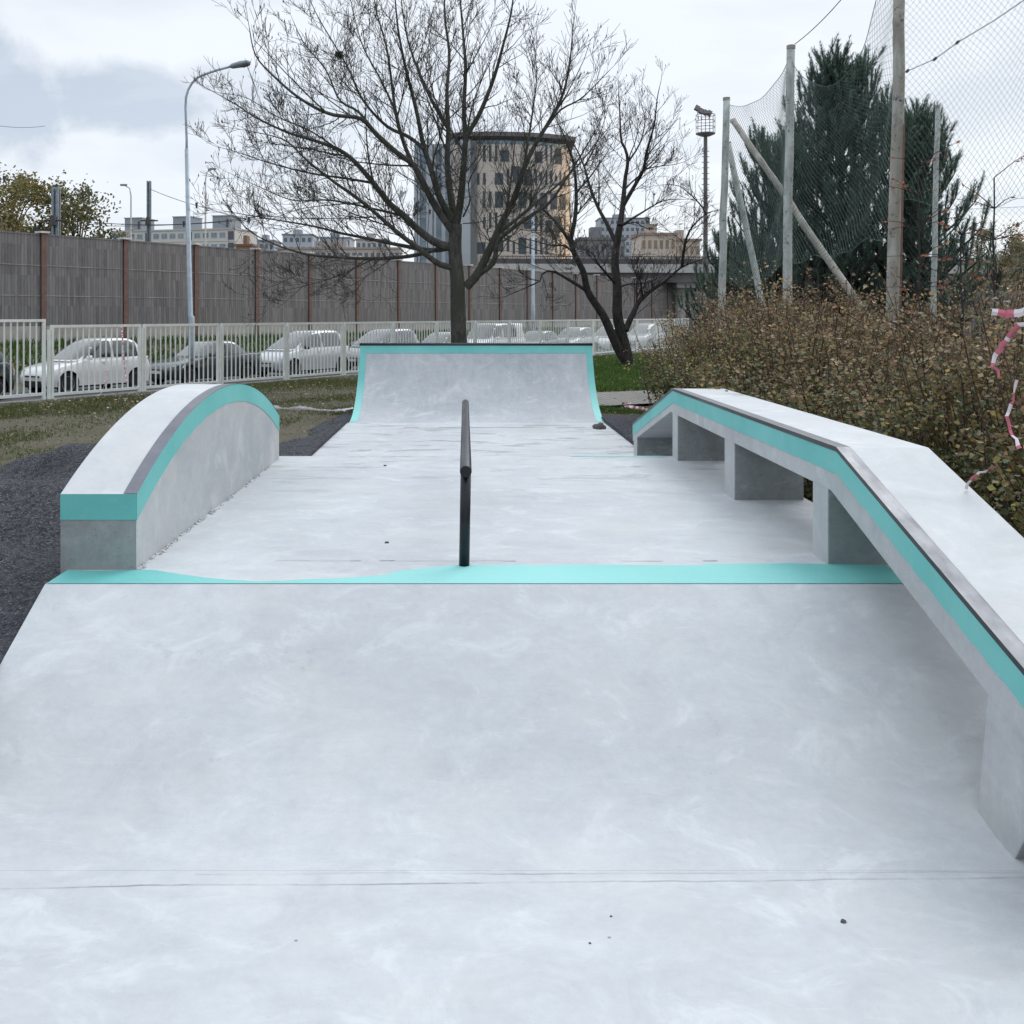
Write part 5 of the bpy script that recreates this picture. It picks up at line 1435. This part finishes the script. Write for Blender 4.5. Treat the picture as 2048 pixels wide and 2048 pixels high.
# office tower with curved front
Y = 130.; ppm = F/Y
X0 = at(905, 0, Y).x; X1 = at(1146, 0, Y).x; XA = at(828, 0, Y).x; H = at(0, 290, Y).z
ot = thing('office_tower', 'tall office tower with curved beige front and dark roof rim behind the bare tree', 'building', ((X0+X1)/2, Y, 0))
cx = 0; W_ = X1-X0; half = W_/2
def front(u):   # u 0..1 along the curved facade, local coordinates
    a = R(-20)+u*R(64); r = W_*.95
    x = -half+(math.sin(a)-math.sin(R(-20)))/(math.sin(R(44))-math.sin(R(-20)))*W_
    y = -r*(math.cos(a)-math.cos(R(-20)))*.9; nx_, ny_ = math.sin(a), -math.cos(a)
    return x, y, Vector((nx_, ny_, 0)).normalized()
def facade_mat():
    m, t, bs = newmat('beige_facade')
    tc = t.add('ShaderNodeTexCoord').outputs['Object']
    f = t.noise(tc, .5, 4); br = t.add('ShaderNodeTexBrick'); br.inputs['Scale'].default_value = 1.2; br.inputs['Mortar Size'].default_value = .02
    br.inputs['Color1'].default_value = (.50, .46, .43, 1); br.inputs['Color2'].default_value = (.58, .53, .49, 1); br.inputs['Mortar'].default_value = (.28, .23, .19, 1)
    t.link(t.vec(tc, rot=(R(90), 0, 0)), br.inputs['Vector']); t.link(t.mix(t.maprange(f, .3, .7, 0, .4), br.outputs['Color'], (.64, .58, .52)), bs.inputs['Base Color'])
    bs.inputs['Roughness'].default_value = .25; bs.inputs['Metallic'].default_value = .35
    return m
M['facade'] = facade_mat()
M['tower_window'] = simple('tower_window_glass', (.05, .07, .09), .12, 0, .3, .3)
mb = MB(); n = 28; pf = [front(k/n) for k in range(n+1)]; back = 16
poly = [(x, y) for x, y, _ in pf]+[(half+.5, back), (-half, back)]
mb.loft([[(x, y, 0) for x, y in poly], [(x, y, H) for x, y in poly]]); mb.build('wall', M['facade'], ot)
mb = MB(); poly2 = [(x+nn.x*.9, y+nn.y*.9) for x, y, nn in pf]+[(half+1.2, back+.5), (-half-.6, back+.5)]
mb.loft([[(x, y, H+.9) for x, y in poly2], [(x, y, H+1.45) for x, y in poly2]]); mb.build('roof', M['mast'], ot)
mb = MB(); poly3 = [(x-nn.x*.8, y-nn.y*.8) for x, y, nn in pf]+[(half-.5, back-.6), (-half+.8, back-.6)]
mb.loft([[(x, y, H-.01) for x, y in poly3], [(x, y, H+.9) for x, y in poly3]]); mb.build('roof_storey', M['bglass'], ot)
rn = random.Random(15); cnt = 0
nf = 8; fh = H/nf
for fl in range(2, nf):
    k = 0
    while k < 22:
        wN = rn.choice((1, 1, 2)); u0 = (k+.3)/22; u1 = (k+wN-.28)/22
        if u1 < 1 and u0 > .16 and rn.random() < .86 and cnt < 99:
            (xa, ya, na), (xb, yb, nb_) = front(u0), front(u1)
            z0 = fl*fh+.7+rn.choice((0, .0, .3)); z1 = z0+rn.choice((1.5, 2.1, 2.1))
            b = MB(); e = .03
            lo = [(xa+na.x*e, ya+na.y*e), (xb+nb_.x*e, yb+nb_.y*e), (xb-nb_.x*.2, yb-nb_.y*.2), (xa-na.x*.2, ya-na.y*.2)]
            b.loft([[(x, y, z0) for x, y in lo], [(x, y, z1) for x, y in lo]]); b.build('window', M['tower_window'], ot); cnt += 1
        k += wN
# glass wing with fins on the left
wx0 = XA-(X0+X1)/2; wx1 = -half-.02
mb = MB(); mb.box(wx0, wx1, 1.0, 15, 0, H+.3); mb.build('glass_wing', M['bglass'], ot)
M['fin_paint'] = simple('pale_fin_cladding', (.42, .46, .52), .4, .2, .1, .3)
for k, f in enumerate((0, .10, .32, .52, .72, .93)):
    x = wx0+(wx1-wx0)*f; w = (.35, .25, .8, .3, .5, .7)[k]
    mb = MB(); mb.box(x, x+w, .2, 1.2, 0, H+(.9 if k in (2, 5) else -.8 if k < 2 else .2)); mb.build('fin', M['fin_paint'], ot)
for fl in range(2, nf+1):
    mb = MB(); mb.box(wx0+.9, wx1-.05, .9, 1.05, fl*fh-.5, fl*fh); mb.build('floor_band', M['fin_paint'], ot)
mb = MB(); x = at(947, 0, Y).x-(X0+X1)/2; xx, yy_, nn = front(.16); mb.box(x-.35, x+.45, yy_-.8, yy_+2, 0, H+.3); mb.build('dark_shaft', M['glass'], ot)
mb = MB(); mb.box(x-1.7, x-.37, yy_-.7, yy_+2, 0, H+.5); mb.build('fin', M['fin_paint'], ot)

# flyover
fo = thing('flyover', 'concrete road flyover crossing above the timber wall right of the large tree', 'bridge', (at(1200, 0, 95).x, 95, 0), R(4))
M['bridge'] = simple('bridge_concrete', (.50, .50, .50), .8, 0, .15, .3)
x0 = at(960, 0, 95).x-fo.location.x; x1 = at(2350, 0, 95).x-fo.location.x
mb = MB(); zt = at(0, 528, 95).z; zb = at(0, 545, 95).z; mb.box(x0, x1, 0, 9, zb, zt); mb.build('deck', M['bridge'], fo)
mb = MB(); mb.box(x0, x1, .4, 8.6, zb-.9, zb-.003); mb.build('girder', M['mast'], fo)
mb = MB(); zr = at(0, 514, 95).z
for k in range(300):
    x = x0+(x1-x0)*k/300; mb.box(x-.03, x+.03, .1, .16, zt, zr)
mb.box(x0, x1, .09, .17, zr, zr+.1); mb.box(x0, x1, .3, .36, zt, zt+.5); mb.build('parapet_railing', M['mast'], fo)
for px in (1000, 1090, 1160, 1212, 1300, 1382, 1430, 1600, 1800, 1960, 2040):
    x = at(px, 0, 95).x-fo.location.x; mb = MB(); mb.tube([(x, 3, -.5), (x, 3, zb-.85)], .5, 12); mb.box(x-.9, x+.9, 1, 6, zb-1.4, zb-.9); mb.build('pier', M['bridge'], fo)

bf = thing('board_fence', 'dark low fence far behind the hedge below the pines', 'fence', (24, 44, 0), R(-3))
for k in range(14):
    b = MB(); b.box(-14+k*2.5, -11.52+k*2.5, -.04, .04, -.2, 2.75); b.box(-14+k*2.5, -11.52+k*2.5, -.07, .07, 2.75, 2.88); b.build('wood_panel', M['boards'], bf)

# ------------------------------------------------------------ world
w = bpy.data.worlds.new('World'); SC.world = w; w.use_nodes = True
t = NT(w); t.n.clear()
out = t.add('ShaderNodeOutputWorld'); bg = t.add('ShaderNodeBackground'); t.link(bg.outputs[0], out.inputs[0])
bg.inputs[1].default_value = .1
SUN_AZ, SUN_EL = R(34), R(46)
sky = t.add('ShaderNodeTexSky', sky_type='NISHITA'); sky.sun_disc = False; sky.sun_elevation = SUN_EL; sky.sun_rotation = SUN_AZ
tc = t.add('ShaderNodeTexCoord').outputs['Generated']
sep = t.add('ShaderNodeSeparateXYZ'); t.link(tc, sep.inputs[0])
# cloud deck: project the direction on a plane so that clouds flatten towards the horizon
zz = t.math('ADD', t.math('MAXIMUM', sep.outputs[2], 0.0), .22)
cb = t.add('ShaderNodeCombineXYZ'); t.link(t.math('DIVIDE', sep.outputs[0], zz), cb.inputs[0]); t.link(t.math('DIVIDE', sep.outputs[1], zz), cb.inputs[1])
n1 = t.noise(t.vec(cb.outputs[0], (1.1, 1.7, 1), loc=(3.1, 1.7, 0)), 1.3, 7, .55, .35)
n2 = t.noise(t.vec(cb.outputs[0], (1, 1, 1), loc=(0, 5, 0)), .45, 3, .5)
# one darker cumulus bank low on the left
def blob(px, py, rx, rz_):
    d = (at(px, py, 1)-Vector((0, 0, CAMH))).normalized()
    s1 = t.math('SUBTRACT', sep.outputs[0], d.x); s2 = t.math('SUBTRACT', sep.outputs[2], d.z)
    q = t.math('ADD', t.math('POWER', t.math('DIVIDE', s1, rx), 2.0), t.math('POWER', t.math('DIVIDE', s2, rz_), 2.0))
    q = t.math('SUBTRACT', q, t.math('MULTIPLY', t.math('SUBTRACT', t.noise(tc, 13, 6, .6, .4), .5), 3.0))
    return t.math('MULTIPLY', t.maprange(q, 1.25, .35), t.maprange(sep.outputs[1], 0, .3))
bl = t.math('MAXIMUM', blob(225, 195, .072, .035), blob(15, 190, .05, .055))
bl = t.math('MAXIMUM', bl, t.math('MULTIPLY', blob(460, 165, .055, .018), .45))
dark = t.math('MINIMUM', t.math('ADD', t.math('MULTIPLY', t.maprange(n1, .46, .64), .44), t.math('MULTIPLY', bl, .85)), 1.0)
cl = t.mix(dark, (9.3, 9.7, 10.2), (5.9, 6.6, 7.6))
cl = t.mix(t.maprange(n2, .40, .62, 0, .35), cl, (7.7, 8.2, 9.2))
# brighter towards the hidden sun, duller behind the camera
br = t.math('ADD', t.math('MULTIPLY', sep.outputs[1], .15), t.math('MULTIPLY', sep.outputs[0], .02))
gain = t.math('ADD', t.math('ADD', br, t.math('MULTIPLY', t.maprange(sep.outputs[2], .33, .9), .65)), .87)
vm = t.add('ShaderNodeVectorMath', operation='SCALE'); t.link(cl, vm.inputs[0]); t.link(gain, vm.inputs['Scale'])
# warm sky glow added low on the right, for the tower front to mirror
dg_ = Vector((.99, -.02, .07)).normalized()
dp = t.add('ShaderNodeVectorMath', operation='DOT_PRODUCT'); t.link(tc, dp.inputs[0]); dp.inputs[1].default_value = dg_
glow = t.math('MULTIPLY', t.maprange(dp.outputs['Value'], .90, .99), t.maprange(sep.outputs[2], .22, .10))
skm = t.mix(.88, sky.outputs[0], vm.outputs[0])
fin = t.mix(t.math('MULTIPLY', glow, .9), skm, (36., 26., 15.))
t.link(fin, bg.inputs[0])

sl = bpy.data.lights.new('sun', 'SUN'); sl.energy = 1.0; sl.angle = R(30); sl.color = (1, .98, .95)
so = bpy.data.objects.new('sun', sl); COL.objects.link(so)
dv = Vector((math.sin(SUN_AZ)*math.cos(SUN_EL), math.cos(SUN_AZ)*math.cos(SUN_EL), math.sin(SUN_EL)))
so.rotation_euler = dv.to_track_quat('Z', 'Y').to_euler()

# ------------------------------------------------------------ camera
cd = bpy.data.cameras.new('camera'); cam = bpy.data.objects.new('camera', cd); COL.objects.link(cam)
cam.location = (0, 0, CAMH); cam.rotation_euler = (R(90), 0, 0)
cd.sensor_width = 36; cd.lens = 36*F/2048; cd.shift_x = (1024-930)/2048; cd.shift_y = (628-1024)/2048
cd.clip_start = .05; cd.clip_end = 4000
SC.camera = cam
SC.render.resolution_x = SC.render.resolution_y = 1024
SC.view_settings.view_transform = 'Standard'; SC.view_settings.look = 'None'; SC.view_settings.gamma = 1
SC.view_settings.exposure = .09
